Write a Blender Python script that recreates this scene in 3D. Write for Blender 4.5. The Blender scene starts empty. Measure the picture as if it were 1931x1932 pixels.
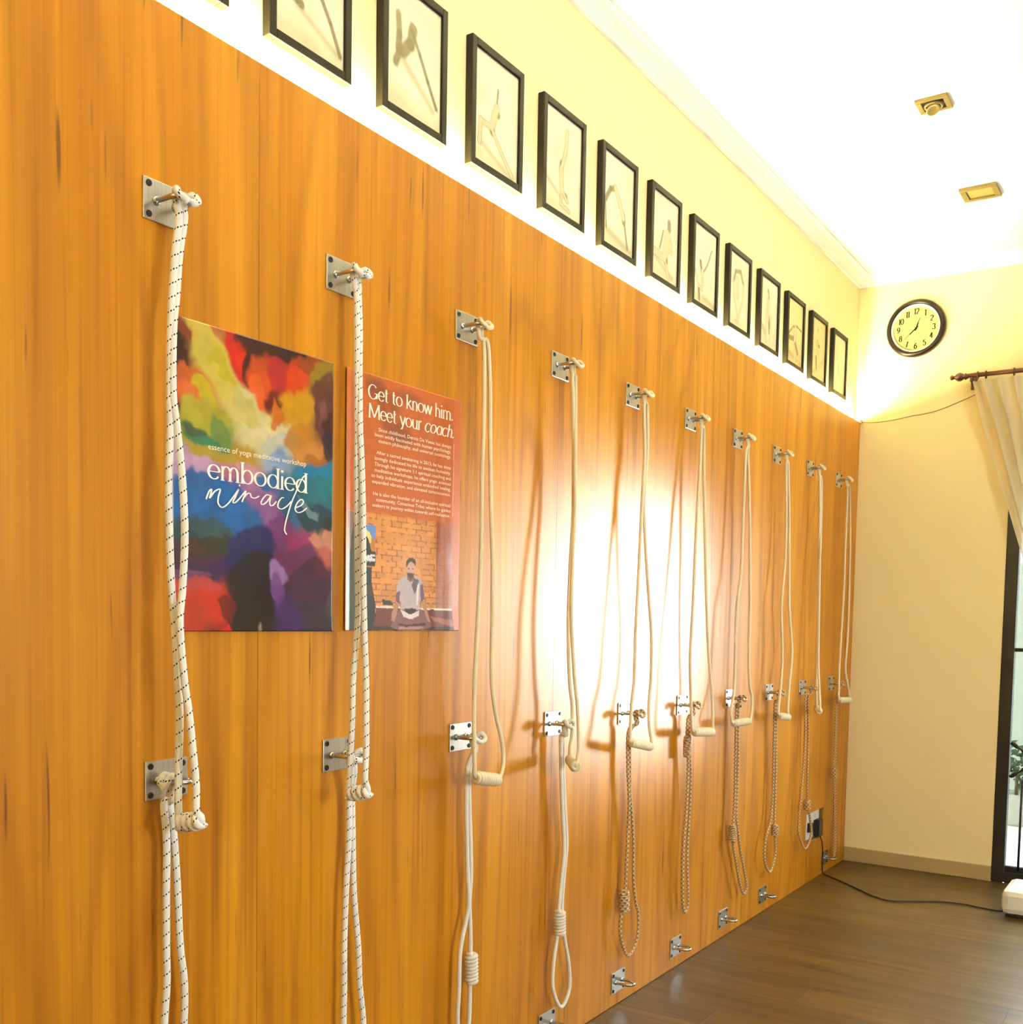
import bpy, math, random
import numpy as np
from mathutils import Vector, Matrix, noise

# ------------------------------------------------------------------ clear
for coll in (bpy.data.objects, bpy.data.meshes, bpy.data.materials, bpy.data.lights, bpy.data.cameras, bpy.data.curves):
    for it in list(coll):
        coll.remove(it)
scene = bpy.context.scene
COL = scene.collection
PI = math.pi

# ------------------------------------------------------------------ camera
F_PX, CY_PX = 1960.19, 1285.29
cam_d = bpy.data.cameras.new('camera')
cam = bpy.data.objects.new('camera', cam_d)
COL.objects.link(cam)
yaw, pit, rol = 0.5872, -0.0618, 0.0185
fw = Vector((math.cos(pit)*math.cos(yaw), math.cos(pit)*math.sin(yaw), math.sin(pit)))
rt = Vector((math.sin(yaw), -math.cos(yaw), 0))
up = rt.cross(fw)
rt2 = math.cos(rol)*rt + math.sin(rol)*up
up2 = -math.sin(rol)*rt + math.cos(rol)*up
M = Matrix((rt2, up2, -fw)).transposed().to_4x4()
M.translation = Vector((-1.2638, -1.6884, 1.3777))
cam.matrix_world = M
cam_d.sensor_fit = 'HORIZONTAL'
cam_d.sensor_width = 36.0
cam_d.lens = F_PX/1931*36.0
cam_d.shift_y = (CY_PX-966)/1931
cam_d.clip_start = 0.05
scene.camera = cam

# ------------------------------------------------------------------ world and exposure
W = bpy.data.worlds.new('overcast_sky')
scene.world = W
W.use_nodes = True
bg = W.node_tree.nodes['Background']
bg.inputs[0].default_value = (0.96, 0.98, 1.0, 1)
bg.inputs[1].default_value = 12.0
# low hazy sun shining in level through the glazed door
sun_d = bpy.data.lights.new('low_sun', 'SUN')
sun_d.energy = 1.38; sun_d.angle = math.radians(7.0); sun_d.color = (1.0, .93, .86)
sun = bpy.data.objects.new('low_sun', sun_d); COL.objects.link(sun)
sun.rotation_euler = Vector((-.885, .465, -.004)).to_track_quat('-Z', 'Y').to_euler()
vs = scene.view_settings
vs.view_transform = 'Standard'
vs.look = 'None'
vs.exposure = 1.45
vs.gamma = 1.0
vs.use_curve_mapping = False

XE = 4.806          # end wall
YW = 0.030          # plaster wall behind the wood panelling
ZP = 2.515          # top of the panelling
ZC = 3.33           # ceiling
XB, YR = -3.4, -4.6 # back wall, right wall
LED_STRENGTH = 430.0
LED_COLOR = (1.0, 0.92, 0.46)

def portal(name, loc, rot, sx, sy):
    l = bpy.data.lights.new(name, 'AREA')
    l.shape = 'RECTANGLE'; l.size = sx; l.size_y = sy
    l.cycles.is_portal = True
    o = bpy.data.objects.new(name, l)
    o.location = loc; o.rotation_euler = rot
    COL.objects.link(o)
    return o
# an area light shines along its local -Z
portal('door_portal', (XE+0.16, -1.55, 1.12), (0, PI/2, 0), 2.3, 1.5)
portal('fill_window_portal', (.55, YR-0.14, 1.65), (PI/2, 0, 0), 1.3, 1.25)

# ------------------------------------------------------------------ helpers
def lin(c):
    if isinstance(c, str):
        c = c.lstrip('#'); c = [int(c[i:i+2], 16)/255 for i in (0, 2, 4)]
    return tuple(x/12.92 if x <= .04045 else ((x+.055)/1.055)**2.4 for x in c)

def new_mat(name):
    m = bpy.data.materials.new(name); m.use_nodes = True
    return m, m.node_tree.nodes, m.node_tree.links, m.node_tree.nodes['Principled BSDF']

def mat(name, color, rough=.5, metal=0.0, spec=.5, coat=0.0, emit=None, estr=0.0):
    m, n, l, b = new_mat(name)
    c = lin(color) if isinstance(color, str) else color
    b.inputs['Base Color'].default_value = (*c, 1)
    b.inputs['Roughness'].default_value = rough
    b.inputs['Metallic'].default_value = metal
    b.inputs['Specular IOR Level'].default_value = spec
    b.inputs['Coat Weight'].default_value = coat
    if emit:
        b.inputs['Emission Color'].default_value = (*emit, 1)
        b.inputs['Emission Strength'].default_value = estr
    return m

def nd(n, typ, **kw):
    x = n.new(typ)
    for k, v in kw.items():
        setattr(x, k, v)
    return x

def math_node(n, l, op, a, b=None, clamp=False):
    x = n.new('ShaderNodeMath'); x.operation = op; x.use_clamp = clamp
    for i, v in enumerate((a, b)):
        if v is None: continue
        if isinstance(v, (int, float)): x.inputs[i].default_value = v
        else: l.new(v, x.inputs[i])
    return x.outputs[0]

def mapped(n, l, scale, loc=(0, 0, 0)):
    g = n.new('ShaderNodeNewGeometry')
    mp = n.new('ShaderNodeMapping')
    mp.inputs['Scale'].default_value = scale
    mp.inputs['Location'].default_value = loc
    l.new(g.outputs['Position'], mp.inputs['Vector'])
    return mp.outputs[0]

def noise_node(n, l, vec, scale=1.0, detail=2.0, rough=.5, dist=0.0):
    t = n.new('ShaderNodeTexNoise')
    t.inputs['Scale'].default_value = scale; t.inputs['Detail'].default_value = detail
    t.inputs['Roughness'].default_value = rough; t.inputs['Distortion'].default_value = dist
    l.new(vec, t.inputs['Vector'])
    return t.outputs[0]

def ramp(n, l, fac, stops):
    r = n.new('ShaderNodeValToRGB')
    el = r.color_ramp.elements
    while len(el) < len(stops): el.new(0.5)
    for e, (p_, c) in zip(el, stops):
        e.position = p_; e.color = (*c, 1)
    l.new(fac, r.inputs[0])
    return r.outputs[0]

def mixc(n, l, fac, a, b, mode='MIX'):
    x = n.new('ShaderNodeMix'); x.data_type = 'RGBA'; x.blend_type = mode
    for i, v in ((0, fac), (6, a), (7, b)):
        if isinstance(v, (int, float)): x.inputs[i].default_value = v
        elif isinstance(v, tuple): x.inputs[i].default_value = (*v, 1)
        else: l.new(v, x.inputs[i])
    return x.outputs[2]

def bump(n, l, b, height, strength, dist=.002):
    x = n.new('ShaderNodeBump')
    x.inputs['Strength'].default_value = strength; x.inputs['Distance'].default_value = dist
    l.new(height, x.inputs['Height']); l.new(x.outputs[0], b.inputs['Normal'])

# ------------------------------------------------------------------ materials
def wood_material():
    m, n, l, b = new_mat('orange_veneer')
    band = noise_node(n, l, mapped(n, l, (7, 7, .22)), 1, 3, .55, .5)
    fine = noise_node(n, l, mapped(n, l, (150, 150, 2.2)), 1, 3, .6)
    ring = noise_node(n, l, mapped(n, l, (2.6, 2.6, .33), (3.1, 0, .7)), 1, 1.5, .4, .3)
    rings = math_node(n, l, 'SINE', math_node(n, l, 'MULTIPLY', ring, 62.0))
    rings = math_node(n, l, 'POWER', math_node(n, l, 'MULTIPLY_ADD', rings, .5), 5.0)
    n_ma = [x for x in n if x.type == 'MATH' and x.operation == 'MULTIPLY_ADD'][-1]
    n_ma.inputs[2].default_value = .5
    streak = noise_node(n, l, mapped(n, l, (34, 34, .55), (1.7, 0, 4.0)), 1, 3, .6, .25)
    tick = noise_node(n, l, mapped(n, l, (62, 62, 3.4)), 1, 1.0, .3)
    tick = math_node(n, l, 'MULTIPLY', math_node(n, l, 'SUBTRACT', tick, .705), 14.0, True)
    base = ramp(n, l, band, [(.28, (.44, .157, .006)), (.5, (.53, .210, .008)), (.72, (.62, .265, .014))])
    base = mixc(n, l, math_node(n, l, 'MULTIPLY', rings, .42), base, (.34, .116, .008))
    base = mixc(n, l, 1.0, base, ramp(n, l, streak, [(.30, (.76, .70, .62)), (.47, (1, 1, 1)), (.70, (1.12, 1.16, 1.2))]), 'MULTIPLY')
    f2 = ramp(n, l, fine, [(.3, (.90, .88, .85)), (.62, (1.04, 1.04, 1.04))])
    base = mixc(n, l, 1.0, base, f2, 'MULTIPLY')
    base = mixc(n, l, math_node(n, l, 'MULTIPLY', tick, .8), base, (.13, .045, .012))
    l.new(base, b.inputs['Base Color'])
    rr = n.new('ShaderNodeMapRange'); l.new(fine, rr.inputs[0])
    rr.inputs[3].default_value = .33; rr.inputs[4].default_value = .41
    l.new(rr.outputs[0], b.inputs['Roughness'])
    b.inputs['Specular IOR Level'].default_value = .29
    bump(n, l, b, fine, .06, .001)
    return m

def plaster(name, c1, c2, rough=.75):
    m, n, l, b = new_mat(name)
    a = noise_node(n, l, mapped(n, l, (1.3, 1.3, 1.3)), 1, 3)
    l.new(ramp(n, l, a, [(.35, c1), (.65, c2)]), b.inputs['Base Color'])
    b.inputs['Roughness'].default_value = rough
    b.inputs['Specular IOR Level'].default_value = .25
    bump(n, l, b, noise_node(n, l, mapped(n, l, (160, 160, 160)), 1, 2), .08, .0015)
    return m

def floor_material():
    m, n, l, b = new_mat('brown_wood_floor')
    g1 = noise_node(n, l, mapped(n, l, (22, 1.1, 1)), 1, 4, .6, .8)
    g2 = noise_node(n, l, mapped(n, l, (120, 3.5, 1)), 1, 3, .6)
    oi = n.new('ShaderNodeObjectInfo')
    c = ramp(n, l, g1, [(.28, (.050, .028, .006)), (.5, (.098, .058, .013)), (.75, (.150, .094, .026))])
    c = mixc(n, l, 1.0, c, ramp(n, l, g2, [(.3, (.78, .76, .72)), (.65, (1.08, 1.08, 1.06))]), 'MULTIPLY')
    c = mixc(n, l, 1.0, c, ramp(n, l, oi.outputs['Random'], [(0, (.86, .86, .86)), (1, (1.14, 1.12, 1.08))]), 'MULTIPLY')
    l.new(c, b.inputs['Base Color'])
    b.inputs['Roughness'].default_value = .36
    bump(n, l, b, g2, .06, .001)
    return m

def rope_material(name, base, kind, fleck=(.015, .015, .02), fleck2=None):
    """UV: x once round the rope, y length in metres"""
    m, n, l, b = new_mat(name)
    uv = n.new('ShaderNodeUVMap')
    sp = n.new('ShaderNodeSeparateXYZ'); l.new(uv.outputs[0], sp.inputs[0])
    U, V = sp.outputs[0], sp.outputs[1]
    col = base
    b.inputs['Roughness'].default_value = .85
    b.inputs['Specular IOR Level'].default_value = .15
    if kind == 'plain':
        v = math_node(n, l, 'MULTIPLY', V, 210.0)
        u = math_node(n, l, 'MULTIPLY', U, 6.0)
        h = math_node(n, l, 'SINE', math_node(n, l, 'MULTIPLY', math_node(n, l, 'ADD', v, u), 2*PI))
        c = ramp(n, l, math_node(n, l, 'MULTIPLY', math_node(n, l, 'ADD', h, 1.0), .5), [(0, tuple(x*.86 for x in base)), (1, base)])
        l.new(c, b.inputs['Base Color'])
        bump(n, l, b, h, .25, .0006)
        return m
    if kind == 'fleck':
        # a dashed tracer yarn winding round the white sheath
        t = math_node(n, l, 'FRACT', math_node(n, l, 'SUBTRACT', math_node(n, l, 'MULTIPLY', V, 38.0), math_node(n, l, 'MULTIPLY', U, 1.0)))
        line = math_node(n, l, 'LESS_THAN', t, .115)
        d = math_node(n, l, 'FRACT', math_node(n, l, 'MULTIPLY', U, 8.0))
        dash = math_node(n, l, 'LESS_THAN', d, .52)
        k = math_node(n, l, 'MULTIPLY', line, dash)
        c = mixc(n, l, k, base, fleck)
        l.new(c, b.inputs['Base Color'])
        v = math_node(n, l, 'MULTIPLY', V, 190.0); u = math_node(n, l, 'MULTIPLY', U, 5.0)
        h = math_node(n, l, 'SINE', math_node(n, l, 'MULTIPLY', math_node(n, l, 'ADD', v, u), 2*PI))
        bump(n, l, b, h, .2, .0005)
        return m
    # 'mottle': brown and pale yarns, crossed
    t1 = math_node(n, l, 'FRACT', math_node(n, l, 'ADD', math_node(n, l, 'MULTIPLY', V, 60.0), math_node(n, l, 'MULTIPLY', U, 2.0)))
    t2 = math_node(n, l, 'FRACT', math_node(n, l, 'SUBTRACT', math_node(n, l, 'MULTIPLY', V, 60.0), math_node(n, l, 'MULTIPLY', U, 2.0)))
    k = math_node(n, l, 'MULTIPLY', math_node(n, l, 'LESS_THAN', t1, .42), math_node(n, l, 'LESS_THAN', t2, .5))
    k2 = math_node(n, l, 'MULTIPLY', math_node(n, l, 'GREATER_THAN', t1, .62), math_node(n, l, 'GREATER_THAN', t2, .55))
    c = mixc(n, l, k, base, fleck)
    c = mixc(n, l, k2, c, fleck2)
    l.new(c, b.inputs['Base Color'])
    bump(n, l, b, math_node(n, l, 'ADD', t1, t2), .3, .0008)
    return m

def vcol_material(name, rough=.4, spec=.4, coat=0.0):
    m, n, l, b = new_mat(name)
    a = n.new('ShaderNodeAttribute'); a.attribute_name = 'print'
    l.new(a.outputs['Color'], b.inputs['Base Color'])
    b.inputs['Roughness'].default_value = rough
    b.inputs['Specular IOR Level'].default_value = spec
    b.inputs['Coat Weight'].default_value = coat
    b.inputs['Coat Roughness'].default_value = .25
    return m

def sheer_material():
    m, n, l, b = new_mat('sheer_cream_cloth')
    out = [x for x in n if x.type == 'OUTPUT_MATERIAL'][0]
    n.remove(b)
    d = n.new('ShaderNodeBsdfDiffuse'); d.inputs[0].default_value = (.90, .80, .58, 1)
    t = n.new('ShaderNodeBsdfTranslucent'); t.inputs[0].default_value = (.75, .66, .48, 1)
    tr = n.new('ShaderNodeBsdfTransparent')
    m1 = n.new('ShaderNodeMixShader'); m1.inputs[0].default_value = .18
    l.new(d.outputs[0], m1.inputs[1]); l.new(t.outputs[0], m1.inputs[2])
    m2 = n.new('ShaderNodeMixShader'); m2.inputs[0].default_value = .15
    l.new(m1.outputs[0], m2.inputs[1]); l.new(tr.outputs[0], m2.inputs[2])
    l.new(m2.outputs[0], out.inputs[0])
    return m

def glass_material(name, tint, gloss=.06):
    m, n, l, b = new_mat(name)
    out = [x for x in n if x.type == 'OUTPUT_MATERIAL'][0]
    n.remove(b)
    tr = n.new('ShaderNodeBsdfTransparent'); tr.inputs[0].default_value = (*tint, 1)
    g = n.new('ShaderNodeBsdfGlossy'); g.inputs['Roughness'].default_value = .02
    mx = n.new('ShaderNodeMixShader'); mx.inputs[0].default_value = gloss
    l.new(tr.outputs[0], mx.inputs[1]); l.new(g.outputs[0], mx.inputs[2])
    l.new(mx.outputs[0], out.inputs[0])
    return m

def brushed_steel():
    m, n, l, b = new_mat('brushed_steel')
    a = noise_node(n, l, mapped(n, l, (400, 400, 14)), 1, 2)
    l.new(ramp(n, l, a, [(.3, (.50, .49, .47)), (.7, (.62, .61, .59))]), b.inputs['Base Color'])
    b.inputs['Metallic'].default_value = 1.0
    b.inputs['Roughness'].default_value = .33
    return m

MAT = dict(
    wood=wood_material(),
    wall=plaster('cream_plaster', (.92, .78, .46), (.94, .80, .48)),
    ceiling=plaster('white_ceiling_paint', (.88, .88, .86), (.90, .90, .88)),
    floor=floor_material(),
    base=plaster('beige_skirting', (.44, .33, .15), (.48, .36, .17), .5),
    core=mat('raw_board', (.30, .17, .07), .8),
    steel=brushed_steel(),
    bar=mat('polished_steel', (.52, .52, .52), .26, 1.0),
    screw=mat('dark_screw', (.035, .03, .028), .5, .6),
    white_fleck=rope_material('white_rope_dark_flecks', (.86, .84, .82), 'fleck', (.012, .010, .02)),
    cream=rope_material('cream_rope', (.82, .72, .52), 'plain'),
    white_rope=rope_material('off_white_rope', (.84, .78, .70), 'plain'),
    mottle=rope_material('mottled_brown_rope', (.58, .40, .22), 'mottle', (.22, .12, .055), (.74, .60, .40)),
    tan=rope_material('tan_twisted_rope', (.60, .37, .17), 'mottle', (.27, .13, .045), (.76, .54, .30)),
    frame=mat('black_frame_lacquer', (.008, .006, .003), .5, spec=.2),
    poster=vcol_material('poster_print', .32, .5, .25),
    photo=vcol_material('sepia_print', .35, .4, .1),
    ink=mat('white_ink', (.92, .90, .87), .5),
    cream_ink=mat('cream_ink', (.93, .84, .70), .5),
    rod=mat('dark_red_brown_wood', (.075, .016, .010), .3),
    sheer=sheer_material(),
    black=mat('black_iron', (.008, .008, .009), .4),
    dim_tint=glass_material('dimming_tint_glass', (.27, .285, .275)),  # tint put into the side panes to dim the bright view outside
    glass=glass_material('clear_glass', (.93, .96, .95), .05),
    clockrim=mat('dark_brown_gloss', (.010, .004, .004), .3, spec=.3),
    chrome=mat('pale_bezel', (.72, .68, .64), .3, .3),
    dial=mat('clock_dial', (.42, .38, .15), .6),
    hand=mat('clock_hand', (.008, .007, .003), .6, spec=.1),
    hand2=mat('thin_hand', (.16, .14, .05), .6),
    plastic=mat('white_plastic', (.80, .79, .76), .4),
    plug=mat('black_plastic', (.010, .010, .012), .35),
    brass=mat('aged_brass_trim', (.17, .12, .035), .45, .2),
    lamp=mat('lamp_glass', (.30, .23, .075), .3, .2),
    cable=mat('olive_cable', (.16, .12, .04), .6),
    led=mat('led_strip', (.9, .8, .5), .5, emit=LED_COLOR, estr=LED_STRENGTH),
    paving=mat('white_paving', (.78, .78, .75), .7),
    render_wall=mat('pale_green_render', (.42, .47, .42), .8),
    leaf=mat('leaf_green', (.045, .085, .03), .6),
    pot=mat('pale_stone_pot', (.55, .56, .52), .7),
)

# ------------------------------------------------------------------ mesh building
class MB:
    def __init__(s):
        s.v = []; s.f = []; s.uv = {}; s.smooth = set()
    def box(s, a, b):
        x0, y0, z0 = [min(p, q) for p, q in zip(a, b)]; x1, y1, z1 = [max(p, q) for p, q in zip(a, b)]
        i = len(s.v)
        s.v += [(x0,y0,z0),(x1,y0,z0),(x1,y1,z0),(x0,y1,z0),(x0,y0,z1),(x1,y0,z1),(x1,y1,z1),(x0,y1,z1)]
        s.f += [(i,i+3,i+2,i+1),(i+4,i+5,i+6,i+7),(i,i+1,i+5,i+4),(i+1,i+2,i+6,i+5),(i+2,i+3,i+7,i+6),(i+3,i,i+4,i+7)]
        return s
    def tube(s, pts, r, sides=10, closed=False, lobes=0, amp=0.0, pitch=.03, caps=True, rfun=None):
        pts = [Vector(p) for p in pts]
        n = len(pts)
        tan = []
        for k in range(n):
            if closed: t = pts[(k+1) % n]-pts[k-1]
            else: t = pts[min(k+1, n-1)]-pts[max(k-1, 0)]
            tan.append(t.normalized() if t.length > 1e-9 else Vector((0, 0, 1)))
        ref = Vector((0, 1, 0)) if abs(tan[0].y) < .8 else Vector((1, 0, 0))
        nrm = (ref-tan[0]*ref.dot(tan[0])).normalized()
        i0 = len(s.v); L = 0.0; lens = []
        for k in range(n):
            if k:
                L += (pts[k]-pts[k-1]).length
                nrm = nrm-tan[k]*nrm.dot(tan[k])
                nrm = nrm.normalized() if nrm.length > 1e-6 else tan[k].orthogonal().normalized()
            bn = tan[k].cross(nrm)
            lens.append(L)
            for j in range(sides):
                th = 2*PI*j/sides
                rr = r if rfun is None else rfun(k/(n-1))
                if lobes: rr *= 1+amp*math.cos(lobes*th-2*PI*L/pitch)
                s.v.append(tuple(pts[k]+nrm*(rr*math.cos(th))+bn*(rr*math.sin(th))))
        m = n if closed else n-1
        for k in range(m):
            k2 = (k+1) % n
            l0 = lens[k]; l1 = lens[k2] if k2 else lens[k]+(pts[0]-pts[-1]).length
            for j in range(sides):
                j2 = (j+1) % sides
                fi = len(s.f)
                s.f.append((i0+k*sides+j, i0+k*sides+j2, i0+k2*sides+j2, i0+k2*sides+j))
                s.uv[fi] = [(j/sides, l0), ((j+1)/sides, l0), ((j+1)/sides, l1), (j/sides, l1)]
                s.smooth.add(fi)
        if caps and not closed:
            s.f.append(tuple(i0+j for j in reversed(range(sides))))
            s.f.append(tuple(i0+(n-1)*sides+j for j in range(sides)))
        return s
    def lathe(s, prof, origin, axis, sides=24, xdir=None, caps=True):
        """prof: (distance along axis, radius)"""
        ax = Vector(axis).normalized(); o = Vector(origin)
        e1 = Vector(xdir) if xdir else ax.orthogonal().normalized(); e2 = ax.cross(e1)
        i0 = len(s.v)
        for (d, r) in prof:
            for j in range(sides):
                t = 2*PI*j/sides
                s.v.append(tuple(o+ax*d+e1*(r*math.cos(t))+e2*(r*math.sin(t))))
        for k in range(len(prof)-1):
            for j in range(sides):
                j2 = (j+1) % sides
                s.smooth.add(len(s.f))
                s.f.append((i0+k*sides+j, i0+k*sides+j2, i0+(k+1)*sides+j2, i0+(k+1)*sides+j))
        if caps:
            s.f.append(tuple(i0+j for j in reversed(range(sides))))
            s.f.append(tuple(i0+(len(prof)-1)*sides+j for j in range(sides)))
        return s
    def prism(s, poly, p0, e1, e2, ext):
        """poly of (a,b) on axes e1,e2 from p0, extruded by vector ext"""
        p0, e1, e2, ext = Vector(p0), Vector(e1), Vector(e2), Vector(ext)
        i = len(s.v); n = len(poly)
        for (a, b) in poly: s.v.append(tuple(p0+e1*a+e2*b))
        for (a, b) in poly: s.v.append(tuple(p0+e1*a+e2*b+ext))
        s.f.append(tuple(range(i, i+n))); s.f.append(tuple(reversed(range(i+n, i+2*n))))
        for k in range(n):
            k2 = (k+1) % n
            s.f.append((i+k2, i+k, i+n+k, i+n+k2))
        return s
    def data(s, name, off=(0, 0, 0)):
        me = bpy.data.meshes.new(name)
        me.from_pydata([(v[0]-off[0], v[1]-off[1], v[2]-off[2]) for v in s.v], [], s.f)
        if s.smooth:
            for fi in s.smooth: me.polygons[fi].use_smooth = True
        if s.uv:
            lay = me.uv_layers.new(name='UVMap')
            for fi, uvs in s.uv.items():
                pl = me.polygons[fi]
                for li, uv in zip(pl.loop_indices, uvs): lay.data[li].uv = uv
        me.update()
        return me

def link(name, me, material, parent=None, loc=(0, 0, 0), bevel=0.0):
    o = bpy.data.objects.new(name, me)
    COL.objects.link(o)
    if material is not None and not me.materials: me.materials.append(material)
    o.location = loc
    if parent is not None: o.parent = parent
    if bevel:
        b = o.modifiers.new('bevel', 'BEVEL'); b.width = bevel; b.segments = 2; b.limit_method = 'ANGLE'
    return o

def thing(name, label, cat, loc=(0, 0, 0), group=None):
    o = bpy.data.objects.new(name, None); COL.objects.link(o)
    o.location = loc; o.empty_display_size = .05
    o['label'] = label; o['category'] = cat
    if group: o['group'] = group
    return o

def part(t, name, mb, material, bevel=0.0, under=None):
    """a part of thing t, or a sub-part of its part `under`"""
    return link(name, mb.data(name, tuple(t.location)), material, under or t, (0, 0, 0), bevel)

def struct(name, mb, material, parent=None, bevel=0.0):
    o = link(name, mb.data(name), material, parent, (0, 0, 0), bevel)
    if parent is None: o['kind'] = 'structure'
    return o

def crom(pts, step):
    """Catmull-Rom through pts, resampled about every `step` metres"""
    P = [Vector(p) for p in pts]; out = []
    for k in range(len(P)-1):
        p0 = P[k-1] if k else P[0]*2-P[1]
        p1, p2 = P[k], P[k+1]
        p3 = P[k+2] if k+2 < len(P) else P[-1]*2-P[-2]
        m = max(1, int(round((p2-p1).length/step)))
        for j in range(m):
            t = j/m
            out.append(.5*((2*p1)+(p2-p0)*t+(2*p0-5*p1+4*p2-p3)*t*t+(3*p1-p0-3*p2+p3)*t**3))
    out.append(P[-1])
    return out

ORD = ['first', 'second', 'third', 'fourth', 'fifth', 'sixth', 'seventh', 'eighth', 'ninth', 'tenth', 'eleventh', 'twelfth', 'thirteenth']

# ================================================================== the room
def wall_boxes(boxes):
    mb = MB()
    for a, b in boxes: mb.box(a, b)
    return mb

DY0, DY1, DZ = -0.79, -2.36, 2.35        # door opening in the end wall
WX0, WX1, WZ0, WZ1 = -.1, 1.2, 1.025, 2.275  # opening for the added fill window in the right wall
T = .16
wall_left = struct('wall_left', MB().box((XB-T, YW, -.1), (XE+T, YW+T, ZC+.05)), MAT['wall'])
struct('wall_end', wall_boxes([((XE, YW, -.1), (XE+T, DY0, ZC)), ((XE, DY0, DZ), (XE+T, DY1, ZC)), ((XE, DY1, -.1), (XE+T, YR-T, ZC))]), MAT['wall'])
struct('wall_right', wall_boxes([((XB-T, YR-T, -.1), (WX0, YR, ZC)), ((WX1, YR-T, -.1), (XE, YR, ZC)),
        ((WX0, YR-T, -.1), (WX1, YR, WZ0)), ((WX0, YR-T, WZ1), (WX1, YR, ZC))]), MAT['wall'])
struct('wall_back', MB().box((XB-T, YR, -.1), (XB, YW, ZC)), MAT['wall'])
struct('ceiling', MB().box((XB-T, YR-T, ZC), (XE+T, YW, ZC+.1)), MAT['ceiling'])
floor = struct('floor', MB().box((XB, YR, -.1), (XE, YW, -.006)), MAT['core'])

# floor planks, running away from the panelled wall
rnd = random.Random(4)
pw = .2
plank_mesh = {}
k = 0
x = XB
while x < XE-1e-3:
    x1 = min(x+pw, XE)
    y = YW - [0, .75, .35, .95, .55][k % 5]
    ys = [0.0]
    while y > YR:
        ys.append(y); y -= 1.2
    ys.append(YR)
    for a, b in zip(ys[:-1], ys[1:]):
        if a-b < .02: continue
        key = (round(x1-x, 3), round(a-b, 3))
        if key not in plank_mesh:
            w, d = key[0]-.0008, key[1]-.0003
            e = .0002
            mb = MB()
            mb.v = [(0, 0, -.006), (w, 0, -.006), (w, -d, -.006), (0, -d, -.006),
                    (0, 0, -e), (w, 0, -e), (w, -d, -e), (0, -d, -e),
                    (e, -e, 0), (w-e, -e, 0), (w-e, -d+e, 0), (e, -d+e, 0)]
            mb.f = [(4, 8, 9, 5), (5, 9, 10, 6), (6, 10, 11, 7), (7, 11, 8, 4), (11, 10, 9, 8), (0, 4, 5, 1), (1, 5, 6, 2), (2, 6, 7, 3), (3, 7, 4, 0), (0, 1, 2, 3)]
            plank_mesh[key] = mb.data('plank')
        link('plank', plank_mesh[key], MAT['floor'], floor, (x, a, 0))
    x = x1; k += 1

# wood panelling on the left wall: veneer sheets over a backing board
edges = [-3.372, -2.152, -.932, .288, 1.508, 2.728, 3.948, XE]
HX0, HX1, HZ0, HZ1 = 4.085, 4.385, .214, .372    # cut-out round the socket
YB = .007
for a, b in zip(edges[:-1], edges[1:]):
    mb = MB(); cb = MB()
    a0, b0 = a+.0006, b-(.0006 if b < XE else .001)
    def slab(m_, y0, y1, z1):
        if a0 < HX0 < b0:
            m_.box((a0, y0, .002), (HX0, y1, z1)); m_.box((HX1, y0, .002), (b0, y1, z1))
            m_.box((HX0, y0, .002), (HX1, y1, HZ0)); m_.box((HX0, y0, HZ1), (HX1, y1, z1))
        else:
            m_.box((a0, y0, .002), (b0, y1, z1))
    slab(mb, 0, YB, ZP)
    slab(cb, YB, YW-.0005, ZP-.006)
    p_ = struct('wood_panel', mb, MAT['wood'], wall_left)
    struct('backing_board', cb, MAT['core'], p_)

# cornice along the left and end walls
def cornice_poly():
    pts = [(0, 0), (0, -.065), (.012, -.065)]
    for i in range(7):
        t = i/6*PI/2
        pts.append((.012+.043*(1-math.cos(t)), -.055+.045*math.sin(t)))
    pts += [(.06, -.01), (.06, 0)]
    return pts
struct('trim_1', MB().prism(cornice_poly(), (XB, YW, ZC), (0, -1, 0), (0, 0, 1), (XE-XB, 0, 0)), MAT['ceiling'])
struct('trim_2', MB().prism(cornice_poly(), (XE, YW, ZC), (-1, 0, 0), (0, 0, 1), (0, YR-YW, 0)), MAT['ceiling'])
struct('baseboard_end', MB().box((XE-.014, -.001, 0), (XE, DY0, .081)), MAT['base'], bevel=.003)
struct('baseboard_right', MB().box((XB, YR, 0), (XE, YR+.014, .081)), MAT['base'])
struct('baseboard_back', MB().box((XB, YR+.014, 0), (XB+.014, 0, .081)), MAT['base'])

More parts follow.
